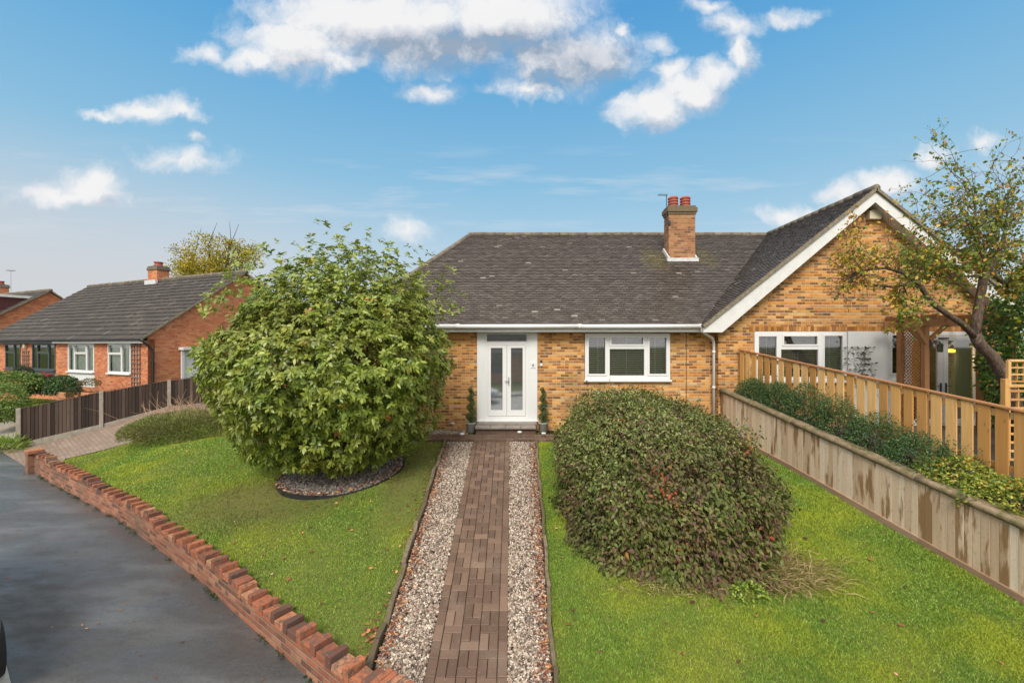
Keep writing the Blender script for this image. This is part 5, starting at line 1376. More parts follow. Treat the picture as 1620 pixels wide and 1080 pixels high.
def autumn_tree():
    G = thing('fruit_tree', 'leaning old tree with an arching bare branch and sparse yellow and orange leaves', 'tree', (9.8, 8.6, .2))
    Y0 = 8.6; b = MB(); tips = []
    def path(pts, rad, wob=.0):
        P = [W(px, py, Y0+dy) for px, py, dy in pts]
        b.tube(P, rad, 10); return P
    path([(1612,690,.1),(1602,630,.05),(1590,595,0),(1568,562,0),(1550,545,0),(1542,528,0)], [.13,.125,.115,.105,.10,.095])
    path([(1542,530,0),(1546,500,.03),(1551,470,.05),(1556,440,.05),(1560,425,.05)], [.085,.08,.075,.072,.074])
    tr2 = path([(1560,430,.05),(1575,412,.1),(1583,392,.15),(1590,365,.2),(1594,330,.3)], [.075,.055,.035,.022,.012])
    tr3 = path([(1560,432,.05),(1552,405,-.05),(1548,380,-.1),(1545,350,-.15),(1538,300,-.2)], [.06,.036,.024,.016,.008])
    a1 = path([(1545,535,0),(1522,512,-.1),(1500,498,-.2),(1480,484,-.25),(1466,468,-.3),(1456,450,-.3),(1444,440,-.3),(1425,430,-.35),(1402,424,-.4),(1375,426,-.45),(1352,436,-.5),(1345,446,-.5)], [.062,.055,.05,.047,.043,.04,.036,.032,.027,.022,.016,.01])
    a2 = path([(1448,443,-.3),(1432,450,-.25),(1412,454,-.2),(1385,451,-.2),(1350,445,-.25)], [.04,.032,.026,.02,.012])
    a3 = path([(1558,436,0),(1530,437,.1),(1500,439,.1),(1468,440,.1)], [.03,.02,.014,.008])
    a4 = path([(1428,449,-.3),(1436,468,-.3),(1432,490,-.35),(1424,505,-.35)], [.018,.012,.008,.005])
    a5 = path([(1565,428,.05),(1582,444,.2),(1600,455,.4),(1625,452,.6)], [.06,.045,.03,.02])
    LP = []; LA = []
    def twig(p, d, L, lv, rad=.007, depth=0):
        pts = [p]; q = p.copy(); dd = d.copy(); n = 5
        for i in range(n):
            dd = (dd+Vector(rng.normal(0,.22,3))).normalized(); q = q+dd*(L/n); pts.append(q.copy())
            if rng.random() < lv:
                for _ in range(rng.integers(1,4)): LP.append(q+Vector(rng.normal(0,.03,3))); LA.append(Vector(rng.normal(0,1,3))+Vector((0,0,-.6)))
        b.tube(pts, [rad*(1-.75*i/n) for i in range(n+1)], 4, caps=False)
        if depth < 2:
            for i in range(1, n+1):
                if rng.random() < .62: twig(pts[i], (dd+Vector(rng.normal(0,.75,3))).normalized(), L*.5, lv, rad*.55, depth+1)
    def along(P, cnt, up, L, lv, t0=0, rad=.008):
        for _ in range(cnt):
            s = (t0+(1-t0)*rng.random())*(len(P)-1); i = min(int(s), len(P)-2); p = P[i].lerp(P[i+1], s-i)
            d = (Vector(up)+Vector(rng.normal(0,.42,3))).normalized(); twig(p, d, L*rng.uniform(.5,1.2), lv, rad)
    along(tr2, 18, (.1,0,1), 1.2, .28, 0, .010); along(tr3, 22, (-.15,0,1), 1.2, .32, 0, .010)
    along(tr3, 12, (-.8,0,.7), 1.3, .34, 0, .009); along(tr2, 10, (.8,.2,.6), 1.2, .45, 0, .009)
    along(a3, 16, (-.2,0,1), .9, .75); along(a1, 16, (-.25,0,1), .75, .2, .3, .006); along(a1, 12, (.1,0,1), .95, .32, .15, .006)
    along(a2, 12, (-.1,0,-.6), .35, .12, .2, .005); along(a1[-4:], 34, (-.5,0,-.3), .42, .10, .3, .006); along(a1[-5:], 12, (-.3,0,1), .8, .3, 0, .006)
    along(a4, 14, (-.2,0,-.2), .35, .3, 0, .005); along(a5, 20, (.1,-.2,.6), .9, .8, 0, .01)
    b.build('trunk', M['bark'], G, smooth=True)
    P = np.array([tuple(p) for p in LP]); A = np.array([tuple(p) for p in LA]); n = len(P)
    # fuller greener leaf masses around the fork
    m = 1500; c = np.array([W(1545,405,8.5)[:], W(1600,440,8.7)[:], W(1500,425,8.5)[:], W(1590,400,8.9)[:], W(1480,470,8.6)[:]]); idx = rng.choice(5, m, p=[.24,.3,.22,.16,.08]); sg = np.array([[.5,.4,.32],[.45,.5,.5],[.42,.35,.2],[.4,.4,.35],[.3,.3,.25]])
    P2 = c[idx]+rng.normal(size=(m,3))*sg[idx]; A2 = rng.normal(size=(m,3))+np.array([0,0,-.4])
    allP = np.concatenate([P,P2]); allA = np.concatenate([A,A2]); nn = len(allP); L = rng.uniform(.045,.085,nn)
    hz = np.clip((allP[:,2]-3.4)/2.5, 0, 1); r = rng.random(nn); r = np.where(rng.random(nn) < .45, r*.5, r); 
    left = (allP[:,0]/allP[:,1] < .9); r = np.where(left & (rng.random(nn) < .75), .5+.48*rng.random(nn), r)
    kp = ~(left & (rng.random(nn) < .45)); allP, allA, L, r = allP[kp], allA[kp], L[kp], r[kp]; nn = len(allP)
    leaf_obj('crown', M['lf_autumn'], G, allP, allA, norm(rng.normal(size=(nn,3))+np.array([0,0,.8])), L, L*.75, 'oval', .1, r)
autumn_tree()
# green shrub mass behind the trunk at the right edge
shrub('climber_hedge', 'tall leafy green hedge with a few yellow leaves, behind the leaning trunk', 'hedge', (12.0,9.6,2.1), (1.2,1.0,2.0), 11000, .09, .8, M['lf_green'], -.9, lump=.15, seed=12, droop=.1)

# ground hugging juniper, dry twigs
def spiky(name, label, cat, c, rad, n, L, Wd, mat, seed=2, updir=(0,0,.3), stems=True, zf=-.1):
    c = np.array(c); rad = np.array(rad); G = thing(name, label, cat, tuple(c))
    d = rdir(n, zf); q = (1+lumps(d, 40, .38, .03, seed))*(1-.5*rng.random(n)**2)
    P = c+d*q[:,None]*rad; P[:,2] = np.maximum(P[:,2], np.array([H(x,y) for x,y in P[:,:2]])+.02)
    A = norm(d*.9+rng.normal(0,.45,(n,3))+np.array(updir)); Ls = L*rng.uniform(.5,1.3,n)
    leaf_obj('foliage', mat, G, P, A, norm(rng.normal(size=(n,3))+np.array([0,0,1])), Ls, Ls*Wd, 'kite', .15)
    b = MB()
    for _ in range(8):
        e = c+rdir(1,.1)[0]*rad*.7; b.tube([Vector(c)-Vector((0,0,.05)), Vector(c).lerp(Vector(e),.5)+Vector((0,0,.05)), Vector(e)], [.014,.01,.004], 5)
    b.build('stems', M['twig'], G); return G
spiky('juniper_shrub', 'low spreading olive green juniper between the driveway and the left lawn', 'shrub', (-9.75,12.85,-.32), (1.9,1.0,.60), 32000, .085, .16, M['lf_juniper'], 4)
G = thing('dead_shrub', 'tangle of bare dry brown twigs behind the low juniper', 'shrub', (-10.7,14.5,-.1))
b = MB()
for _ in range(150):
    p = Vector((-10.7+rng.normal(0,.6), 14.5+rng.normal(0,.25), -.12)); d = Vector((rng.normal(-.25,.6), rng.normal(-.1,.3), rng.uniform(.4,1))).normalized(); L = rng.uniform(.5,1.25)
    b.tube([p, p+d*L*.5, p+d*L+Vector((rng.normal(0,.1),0,-.12*L))], [.008,.006,.003], 4, caps=False)
b.build('twigs', M['drytwig'], G)
# dry grass clump and weeds at the foot of the big bush
def tuft(name, label, c, n, L, mat, spread, lean=(0,0)):
    G = thing(name, label, 'grass clump', c); P = np.array(c)+rng.normal(size=(n,3))*np.array([spread[0],spread[1],0]); P[:,2] = [H(x,y)+.01 for x,y in P[:,:2]]
    A = norm(np.stack([rng.normal(lean[0],.6,n), rng.normal(lean[1],.6,n), rng.uniform(.25,1.1,n)],1)); Ls = L*rng.uniform(.4,1.2,n)
    leaf_obj('blades', mat, G, P, A, norm(rng.normal(size=(n,3))), Ls, Ls*0+.011, 'kite', .45); return G
tuft('dry_grass', 'tuft of long dry straw coloured grass at the front right foot of the big bush', (3.72,5.95,-.8), 1700, .42, M['lf_straw'], (.30,.17), (.5,-.1))
tuft('weed_clump', 'long green and tan grass along the front foot of the big bush', (2.5,5.66,-.8), 900, .20, M['lf_straw'], (.6,.10), (0,-.3))
shrub('weed_plant', 'small bright green leafy weed at the right front of the big bush', 'weed', (3.86,6.5,-.62), (.26,.2,.22), 700, .035, .8, M['lf_lime'], -.2, stems=2)
shrub('weed_plant', 'small bright green weed left of the dry grass at the big bush', 'weed', (3.02,5.50,-.84), (.24,.14,.16), 500, .035, .8, M['lf_lime'], -.2, stems=2)
# planting bed shrubs, back to front
bed = [(10.75,.22,.30,'lf_coton','small dark blue green shrub in the bed nearest the house'),(10.0,.30,.40,'lf_coton','dense blue green shrub, second from the house in the bed'),(9.25,.32,.46,'lf_coton','taller blue green shrub in front of the fence, third from the house'),
       (8.5,.33,.42,'lf_coton','blue green shrub in the middle of the bed behind the mossy rail'),(7.8,.33,.38,'lf_coton','fifth blue green shrub from the house, with sprays against the fence boards'),(7.15,.30,.30,'lf_coton','last blue green shrub before the yellowing ones in the bed'),
       (6.55,.30,.24,'lf_yellow','green shrub with yellow leaves in the bed, between the dark shrubs and the brightest one'),(5.95,.32,.26,'lf_yellow','brightest yellow green shrub at the near end of the bed')]
for i, (y, rx, rz, mt, lab) in enumerate(bed):
    x = (RWALL(y)+.13+FX(y))/2; rx = max(.26, (FX(y)-RWALL(y))/2-.02)
    kw = dict(L=.030 if mt == 'lf_coton' else .05, Wd=.6)
    shrub('bed_shrub', lab, 'shrub', (x, y, RZ_(y)+.02), (rx*1.1, .5, rz*(1.5 if mt == 'lf_coton' else 1.15)), 6500 if mt == 'lf_coton' else 2600, kw['L'], kw['Wd'], M[mt], -.3, lump=.25, seed=20+i, group='shrubs in the bed along the fence', K=40, stems=9)
# sprays rising against the fence
G = thing('tall_sprays', 'thin upright leafy sprays rising in front of the fence boards', 'plant', (6.6,9.3,.8))
LP = []; LA = []; b = MB()
for _ in range(90):
    y = rng.uniform(6.4,10.8); x = FX(y)-.1-rng.random()*.15; z = RZ_(y); L = rng.uniform(.4,.85)*(1 if y > 7.6 else .7); d = Vector((rng.normal(-.05,.15), rng.normal(0,.3), 1)).normalized(); p = Vector((x,y,z))
    b.tube([p, p+d*L*.5, p+d*L+Vector((rng.normal(0,.05),rng.normal(0,.1),0))], [.004,.003,.0015], 4, caps=False)
    for t in np.arange(.25,1,.055):
        for _ in range(3): LP.append(p+d*L*t+Vector(rng.normal(0,.018,3))); LA.append(rng.normal(size=3))
b.build('stems', M['twig'], G); P = np.array([tuple(p) for p in LP]); n = len(P); leaf_obj('foliage', M['lf_coton'], G, P, np.array(LA), norm(rng.normal(size=(n,3))+np.array([0,0,1])), np.full(n,.03), np.full(n,.018), 'oval', .1)
# climber on the white panel
G = thing('wall_climber', 'sparse green climber growing on the white panel between the wing windows', 'climber', (9.6,11.4,1.2))
LP = []; b = MB()
for k in range(7):
    x = rng.choice([9.25,9.3,9.7,9.75])+rng.normal(0,.06); p = Vector((x,11.425,1.0)); pts = [p.copy()]
    for j in range(9): p = p+Vector((rng.normal(0,.05),0,.145)); pts.append(p.copy()); 
    b.tube(pts, .003, 4, caps=False)
    for q in pts[2:]:
        for _ in range(4): LP.append(q+Vector((rng.normal(0,.07),-.01-rng.random()*.03,rng.normal(0,.015))))
b.build('stems', M['twig'], G); P = np.array([tuple(p) for p in LP]); n = len(P); leaf_obj('foliage', M['lf_dark'], G, P, norm(np.stack([rng.choice([-1,1],n),rng.normal(-.3,.2,n),rng.normal(0,.3,n)],1)), norm(rng.normal(size=(n,3))+np.array([0,-.4,1])), rng.uniform(.05,.09,n), rng.uniform(.03,.045,n), 'oval', .1)

# spiral topiaries
def topiary(x, label):
    y = 11.37; z0 = .06
    G = thing('spiral_topiary', label, 'potted plant', (x,y,z0), group='topiaries either side of the front door')
    b = MB(); b.lathe((x,y,z0), [(.085,0),(.12,.01),(.125,.235),(.135,.24),(.135,.265),(.115,.266),(.11,.22)], 24, .5); b.build('pot', M['stonepot'], G, smooth=True)
    b = MB(); b.lathe((x,y,z0+.225), [(.11,0),(.10,.01)], 16); b.tube([(x,y,z0+.2),(x,y,z0+1.2)],.012,6); b.build('stem', M['twig'], G)
    n = 5200; t = rng.random(n)**1.25; ang = t*2*math.pi*3.6; R_ = .095*(1-.5*t); off = .062*(1-.6*t); d = rdir(n)
    C = np.stack([x+off*np.cos(ang), y+off*np.sin(ang), z0+.30+t*.86],1); q = (R_*rng.uniform(.75,1.05,n))[:,None]
    sc = np.array([1,1,.72]); P = C+d*q*sc
    leaf_obj('foliage', M['lf_coton'], G, P, norm(d+rng.normal(0,.5,(n,3))), norm(d+rng.normal(0,.3,(n,3))+np.array([0,0,.4])), rng.uniform(.014,.024,n), rng.uniform(.010,.016,n), 'oval', 0)
topiary(-1.085, 'spiral topiary in a grey round pot left of the front door'); topiary(.825, 'spiral topiary in a grey round pot right of the front door')
# solar stake lights
for px, py, yy, lab in ((716,668,11.55,'solar light against the brick wall left of the door pot'),(731,685,10.72,'solar light at the top corner of the left gravel strip'),(822,682,10.8,'solar light before the doorstep on the right gravel strip'),(860,684,10.9,'solar light on the paving in front of the right hand pot')):
    p = W(px,py,yy); G = thing('solar_light', 'small white topped '+lab, 'solar light', (p.x,p.y,.05), group='solar stake lights')
    b = MB(); b.tube([(p.x,p.y,.0),(p.x,p.y,p.z-.02)], .008, 6); b.build('stake', M['metal'], G)
    b = MB(); b.lathe((p.x,p.y,p.z-.03), [(.02,-.02),(.055,0),(.06,.02),(.05,.03)], 16, .5); b.build('lamp_head', M['white'], G, smooth=True)

# neighbour's plants
def NB(px, py, Y): p = W(px,py,Y); return (p.x,p.y,p.z)
shrub('round_bush', 'round light green bush at the far left edge beside the dark fence', 'bush', NB(3,637,15.9), (.82,.66,.74), 5200, .085, .5, M['lf_hedge'], -.9, seed=31)
shrub('laurel_hedge', 'broad light green leaved hedge under the dark framed window at the left edge', 'hedge', NB(18,608,17.6), (1.3,.6,.5), 5600, .10, .45, M['lf_hedge'], -.6, seed=32)
shrub('dark_shrub', 'dark green shrub below the dark panelled window', 'shrub', NB(66,612,17.9), (.55,.5,.48), 4200, .08, .5, M['lf_dark'], -.6, seed=33, stems=0)
shrub('dark_shrub', 'dark green shrub with a red flower just left of the white panel', 'shrub', NB(98,612,17.8), (.62,.45,.46), 4600, .08, .5, M['lf_coton'], -.6, seed=34, stems=0)
shrub('conifer_bush', 'small dark conifer under the brick pier between the dark windows', 'bush', NB(36,592,18.4), (.35,.3,.36), 2400, .07, .4, M['lf_dark'], -.6, seed=35, stems=0)
shrub('heather_plant', 'low brownish plant beside the terracotta troughs', 'plant', NB(118,622,17.4), (.28,.25,.26), 1600, .05, .4, M['lf_dark'], -.4, seed=36, stems=0)
shrub('trough_plant', 'reddish and green plant in the terracotta trough below the white panel', 'plant', NB(142,607,17.5), (.40,.2,.22), 900, .05, .5, M['lf_dogwood'], -.3, seed=37, stems=0)
spiky('golden_grass', 'clump of bright yellow green strappy leaves at the left edge in front of the fence post', 'plant', NB(6,712,13.75), (.56,.35,.34), 1300, .22, .09, M['lf_lime'], 6, zf=0)
for px, w, lab in ((104,.32,'plain terracotta trough left of the small dark plant'),(138,.42,'terracotta trough full of plants below the white panel'),(160,.25,'small terracotta trough nearest the fence')):
    p = W(px,620,17.45); G = thing('plant_trough', lab, 'planter', (p.x,p.y,p.z-.12), ANG, group='terracotta planters')
    b = MB(); b.box(-w,w,-.14,.14,-.12,.12); b.build('trough', M['terracotta'], G, local=True, bevel=.02); b = MB(); b.box(-w+.03,w-.03,-.11,.11,.121,.13); b.build('soil', M['soil'], G, local=True)
G = thing('red_flowers', 'two small red flower heads in front of the dark window panel', 'flowers', NB(76,594,17.6)); b = MB()
for px, py in ((70,591),(77,595),(79,592)):
    p = W(px,py,17.6)
    for _ in range(12): q = p+Vector(rng.normal(0,.035,3)); b.lathe(q,[(.01,0),(.03,.012),(.01,.02)],6)
    b.tube([p,p-Vector((0,0,.45))],.006,4,m=1)
b.build('flower_heads', [M['red'], M['twig']], G)
# yellowing tree behind the red bungalow
def far_tree(px0, px1, pyt, Y, label, name='yellow_tree'):
    c = W((px0+px1)/2, 0, Y); w = (px1-px0)/680*Y/2; zt = CAMZ+(545-pyt)/680*Y; G = thing(name, label, 'tree', (c.x,Y,0))
    b = MB(); tips = []
    b.tube([(c.x,Y,0),(c.x+.1,Y,zt*.3),(c.x-.1,Y,zt*.5)], [.3,.25,.2], 8)
    for k in range(16):
        a = rng.uniform(0,6.28); e = Vector((c.x+math.cos(a)*w*rng.uniform(.3,.95), Y+math.sin(a)*w*.7*rng.uniform(.2,1), zt*rng.uniform(.72,.97))); s0 = Vector((c.x,Y,zt*rng.uniform(.35,.5)))
        m = s0.lerp(e,.5)+Vector((0,0,-.2)); b.tube([s0,m,e],[.1,.06,.02],5)
        for j in range(5): f = m.lerp(e,rng.random()); g2 = f+Vector(rng.normal(0,.6,3))+Vector((0,0,.3)); b.tube([f,g2],[.03,.01],4); tips.append(g2)
        tips.append(e)
    b.build('trunk', M['bark'], G)
    T = np.array([tuple(t) for t in tips]); T = np.concatenate([T, T[rng.integers(0,len(T),60)]+rng.normal(0,.5,(60,3))]); per = 120; P = np.repeat(T,per,0)+rng.normal(0,.27,(len(T)*per,3)); n = len(P)
    P = P[P[:,2] < zt]; n = len(P)
    leaf_obj('crown', M['lf_far'], G, P, rng.normal(size=(n,3)), norm(rng.normal(size=(n,3))+np.array([0,0,1])), rng.uniform(.08,.16,n), rng.uniform(.06,.1,n), 'oval', .1)
far_tree(288, 402, 379, 29, 'yellow and green autumn tree showing above the ridge of the red brick bungalow')

# ---------------------------------------------------------------- parked cars (one edges into the lower left corner)
def car(name, label, loc, rz, paint, group=None):
    G = thing(name, label, 'car', loc, rz, group)
    # x forward, half width profile lofted over stations
    st = [(-2.05,.62,.42,.80),(-1.98,.80,.30,.98),(-1.6,.86,.25,1.05),(-.9,.88,.24,1.0),(0,.88,.24,.98),(.9,.88,.24,.95),(1.5,.86,.26,.86),(1.95,.78,.30,.74),(2.08,.60,.40,.62)]
    V = []; n = 14
    for x, w, z0, z1 in st:
        for k in range(n):
            a = 2*math.pi*k/n+math.pi/n; c, s = math.cos(a), math.sin(a); e = .45
            V.append((x, w*math.copysign(abs(c)**e, c), (z0+z1)/2+(z1-z0)/2*math.copysign(abs(s)**e, s)))
    F = [[i*n+k, i*n+(k+1)%n, (i+1)*n+(k+1)%n, (i+1)*n+k] for i in range(len(st)-1) for k in range(n)]+[list(range(n))[::-1], [(len(st)-1)*n+k for k in range(n)]]
    np_mesh('body', V, [f[::-1] for f in F], paint, G, smooth=True, local=True)
    cs = [(-1.95,.60,.95,1.0),(-1.75,.70,.95,1.38),(-1.2,.70,.95,1.47),(-.2,.70,.95,1.50),(.35,.68,.95,1.42),(1.15,.66,.90,.96)]
    def loft(cs, infl, m, nm, par):
        b = MB()
        rings = [[b.v((x,-w0,z0)) , b.v((x,-w1,z1)), b.v((x,w1,z1)), b.v((x,w0,z0))] for x, w0, w1, z0, z1 in [(x, .82+infl, w-.08+infl, z0, z1+infl) for x, w, z0, z1 in cs]]
        for A_, B_ in zip(rings, rings[1:]):
            for k in range(3): b.f([A_[k],A_[k+1],B_[k+1],B_[k]])
        b.f(rings[0][::-1]); b.f(rings[-1]); return b.build(nm, m, par, local=True, bevel=.04)
    loft(cs, 0, M['black'], 'window_glass', G)
    b = MB()
    for A_, B_ in zip(cs[1:4], cs[2:5]): b.poly([(A_[0],-A_[1]+.07,A_[3]+.012),(B_[0],-B_[1]+.07,B_[3]+.012),(B_[0],B_[1]-.07,B_[3]+.012),(A_[0],A_[1]-.07,A_[3]+.012)],.5)
    for s in (-1,1):
        for (x0,z0,x1,z1) in ((1.12,.97,.36,1.43),(-.35,.97,-.25,1.5),(-1.3,.97,-1.3,1.46),(-1.93,.97,-1.74,1.38)): b.bar((x0,s*.80,z0),(x1,s*.625,z1),.05,.06,.5)
    b.build('roof', paint, G, local=True)
    for x in (-1.32, 1.30):
        for s in (-1,1):
            b = MB(); b.T = Matrix.Translation((x, s*.78, .31)) @ Matrix.Rotation(R(90),4,'X'); b.lathe((0,0,-.1),[(.2,0),(.29,0),(.315,.03),(.315,.17),(.29,.2),(.2,.2)],28,.5); w = b.build('wheel', M['rubber'], G, local=True)
            b = MB(); b.T = Matrix.Translation((x, s*.79, .31)) @ Matrix.Rotation(R(90),4,'X'); b.lathe((0,0,-.1),[(.06,-.0),(.2,.01),(.2,.19),(.06,.2)],10,.5); b.build('rim', M['metal'], w, local=True)
    for s in (-1,1):
        b = MB(); b.box(1.93,2.03,s*.62-.13,s*.62+.13,.58,.68,.5); b.build('headlight', M['lead'], G, local=True, bevel=.02)
        b = MB(); b.box(.20,.34,s*.89-.07,s*.89+.07,.93,1.05,.5); b.build('mirror', paint, G, local=True, bevel=.03)
    return G
rot = math.atan2(.543,-.84)
cpos = Vector((-7.18, 4.69)); 
car('parked_car', 'dark car parked at the kerb, only a sliver showing at the bottom left edge', (cpos.x, cpos.y, zpave(cpos.x)-.11), rot+math.pi, M['cardark'])
# houses and a white car across the road (seen only mirrored in the glass)
car('parked_car', 'white car parked across the road', (-3.0,-5.0,-1.3), R(10), M['carwhite'])
# ---------------------------------------------------------------- sky with clouds, sun, camera
SUN_EL, SUN_AZ = R(44), R(192)    # azimuth measured clockwise from +Y
w = bpy.data.worlds.new('World'); scene.world = w; w.use_nodes = True
t = w.node_tree; t.nodes.clear()
def nd(typ, ins=None, tree=None, **kw):
    tr = tree or t; n = tr.nodes.new(typ)
    for k, v in kw.items(): setattr(n, k, v)
    for k, v in (ins or {}).items():
        if isinstance(v, bpy.types.NodeSocket): tr.links.new(v, n.inputs[k])
        else: n.inputs[k].default_value = v
    return n
def mt(op, a, b=None, c=None, tree=None, clamp=False):
    ins = {0: a}
    if b is not None: ins[1] = b
    if c is not None: ins[2] = c
    return nd('ShaderNodeMath', ins, tree, operation=op, use_clamp=clamp).outputs[0]
# density of the cumulus at a point of the tangent plane, in photo-like units of 100
cl = [(4.70,.72,1.05,.52,1),(4.05,.95,.55,.24,1),(3.25,.86,.42,.17,.8),(6.1,.35,1.9,.68,1.2),(5.4,.25,1.5,.6,1.1),(7.9,.25,1.5,.62,1.1),(6.9,.75,1.5,.42,1.0),(5.2,.95,1.1,.22,.8),
      (8.9,.92,1.05,.50,1.0),(9.5,.85,.65,.42,.9),(8.35,1.42,.62,.16,.8),(8.42,1.15,.16,.38,.7),(9.85,.48,.14,.10,.6),(10.42,.65,.2,.16,.6),
      (10.3,1.72,.66,.34,1.1),(10.9,1.45,.62,.34,1.05),(10.6,1.15,.34,.32,.9),(11.35,1.25,.38,.3,.9),(11.72,.85,.24,.40,.9),(11.6,.38,.45,.2,.7),(11.2,.10,.35,.14,.7),(12.5,.26,.42,.11,.55),
      (2.3,1.74,.62,.23,.9),(2.85,1.77,.40,.13,.7),(1.62,1.8,.3,.08,.6),(1.45,3.0,.52,.30,1.0),(.85,3.15,.6,.16,.9),(1.2,3.12,.8,.17,.8),
      (14.02,2.88,.42,.26,.9),(13.5,3.1,.5,.24,.8),(12.4,3.38,.4,.15,.6),(14.8,2.45,.30,.18,.7),(15.6,2.23,.3,.14,.6),(12.9,3.4,.6,.12,.6),(6.8,1.45,.42,.16,.48),(2.9,2.5,.62,.17,.5),(6.5,3.62,.3,.2,.55),(3.1,2.13,.14,.08,.4)]
G = bpy.data.node_groups.new('cloud_density', 'ShaderNodeTree')
G.interface.new_socket('P', in_out='INPUT', socket_type='NodeSocketVector'); G.interface.new_socket('D', in_out='OUTPUT', socket_type='NodeSocketFloat')
gi = G.nodes.new('NodeGroupInput'); go = G.nodes.new('NodeGroupOutput')
n1 = nd('ShaderNodeTexNoise', {'Vector': gi.outputs[0], 'Scale': 1.5, 'Detail': 5., 'Roughness': .55}, G)
off = nd('ShaderNodeVectorMath', {0: n1.outputs[1], 1: (.5,.5,.5)}, G, operation='SUBTRACT')
off = nd('ShaderNodeVectorMath', {0: off.outputs[0], 'Scale': .75}, G, operation='SCALE')
p = nd('ShaderNodeVectorMath', {0: gi.outputs[0], 1: off.outputs[0]}, G, operation='ADD').outputs[0]
sp = nd('ShaderNodeSeparateXYZ', {0: p}, G); acc = None
for (cx, cy, rx, ry, wt) in cl:
    a = mt('MULTIPLY_ADD', sp.outputs[0], 1/rx, -cx/rx, G); b = mt('MULTIPLY_ADD', sp.outputs[1], 1/ry, -cy/ry, G)
    r2 = mt('MULTIPLY_ADD', a, a, mt('MULTIPLY', b, b, None, G), G)
    dsc = mt('MULTIPLY_ADD', mt('SQRT', r2, None, None, G), -wt, wt, G)
    acc = dsc if acc is None else mt('SMOOTH_MAX', acc, dsc, .15, G)
n2 = nd('ShaderNodeTexNoise', {'Vector': p, 'Scale': 3.0, 'Detail': 9., 'Roughness': .64}, G)
d_ = mt('ADD', acc, mt('MULTIPLY', mt('SUBTRACT', n2.outputs[0], .5, None, G), 1.15, None, G), None, G)
G.links.new(d_, go.inputs[0])
tc = nd('ShaderNodeTexCoord'); s3 = nd('ShaderNodeSeparateXYZ', {0: tc.outputs['Generated']})
ay = mt('MAXIMUM', mt('ABSOLUTE', s3.outputs[1]), .04)
U = mt('MULTIPLY_ADD', mt('DIVIDE', s3.outputs[0], ay), 6.80, 8.10); Vv = mt('MULTIPLY_ADD', mt('DIVIDE', s3.outputs[2], ay), -6.80, 5.45)
P0 = nd('ShaderNodeCombineXYZ', {0: U, 1: Vv, 2: 0.}).outputs[0]
def dens(P): g = t.nodes.new('ShaderNodeGroup'); g.node_tree = G; t.links.new(P, g.inputs[0]); return g.outputs[0]
D0 = dens(P0); P1 = nd('ShaderNodeVectorMath', {0: P0, 1: (-.14,-.34,0.)}, operation='ADD').outputs[0]; D1 = dens(P1)
al = nd('ShaderNodeMapRange', {0: D0, 1: -.36, 2: .72}, interpolation_type='SMOOTHSTEP').outputs[0]
lit = nd('ShaderNodeMapRange', {0: mt('SUBTRACT', D0, D1), 1: -.60, 2: .45}).outputs[0]
thick = nd('ShaderNodeMapRange', {0: D0, 1: .25, 2: 1.1}).outputs[0]
# the middle cloud is the shaded one
dk = mt('SUBTRACT', 1., nd('ShaderNodeVectorMath', {0: nd('ShaderNodeCombineXYZ', {0: mt('MULTIPLY_ADD', U, 1/1.9, -8.9/1.9), 1: mt('MULTIPLY_ADD', Vv, 1/.62, -.95/.62)}).outputs[0]}, operation='LENGTH').outputs['Value'], clamp=True)
dk2 = mt('SUBTRACT', 1., nd('ShaderNodeVectorMath', {0: nd('ShaderNodeCombineXYZ', {0: mt('MULTIPLY_ADD', U, 1/2.2, -7.2/2.2), 1: mt('MULTIPLY_ADD', Vv, 1/.5, -.78/.5)}).outputs[0]}, operation='LENGTH').outputs['Value'], clamp=True)
shade = mt('SUBTRACT', mt('MULTIPLY_ADD', lit, .75, .33), mt('MULTIPLY', mt('MAXIMUM', dk, dk2), .85))
sn = nd('ShaderNodeTexNoise', {'Vector': P0, 'Scale': 1.6, 'Detail': 6., 'Roughness': .55})
shade = mt('ADD', shade, mt('MULTIPLY', mt('SUBTRACT', sn.outputs[0], .5), .9))
cr = t.nodes.new('ShaderNodeValToRGB'); els = cr.color_ramp.elements; els[0].position = .05; els[0].color = (.21,.26,.33,1); els[1].position = .85; els[1].color = (.59,.585,.585,1)
e = els.new(.45); e.color = (.43,.445,.48,1); t.links.new(shade, cr.inputs[0])
# thin high wisps
wi = nd('ShaderNodeTexNoise', {'Vector': nd('ShaderNodeVectorMath', {0: P0, 1: (.35,2.6,1.)}, operation='MULTIPLY').outputs[0], 'Scale': 1., 'Detail': 7., 'Roughness': .6})
wband = nd('ShaderNodeMapRange', {0: mt('ABSOLUTE', mt('SUBTRACT', Vv, 3.1)), 1: 1.1, 2: .1}, interpolation_type='SMOOTHSTEP').outputs[0]
wal = mt('MULTIPLY', nd('ShaderNodeMapRange', {0: wi.outputs[0], 1: .52, 2: .78}).outputs[0], mt('MULTIPLY', wband, .6))
sky = nd('ShaderNodeTexSky', sky_type='NISHITA', sun_disc=False, sun_elevation=SUN_EL, sun_rotation=SUN_AZ, air_density=1.0, dust_density=.6, ozone_density=2.0)
SKYK = 0.11
SC = 1.0/SKYK
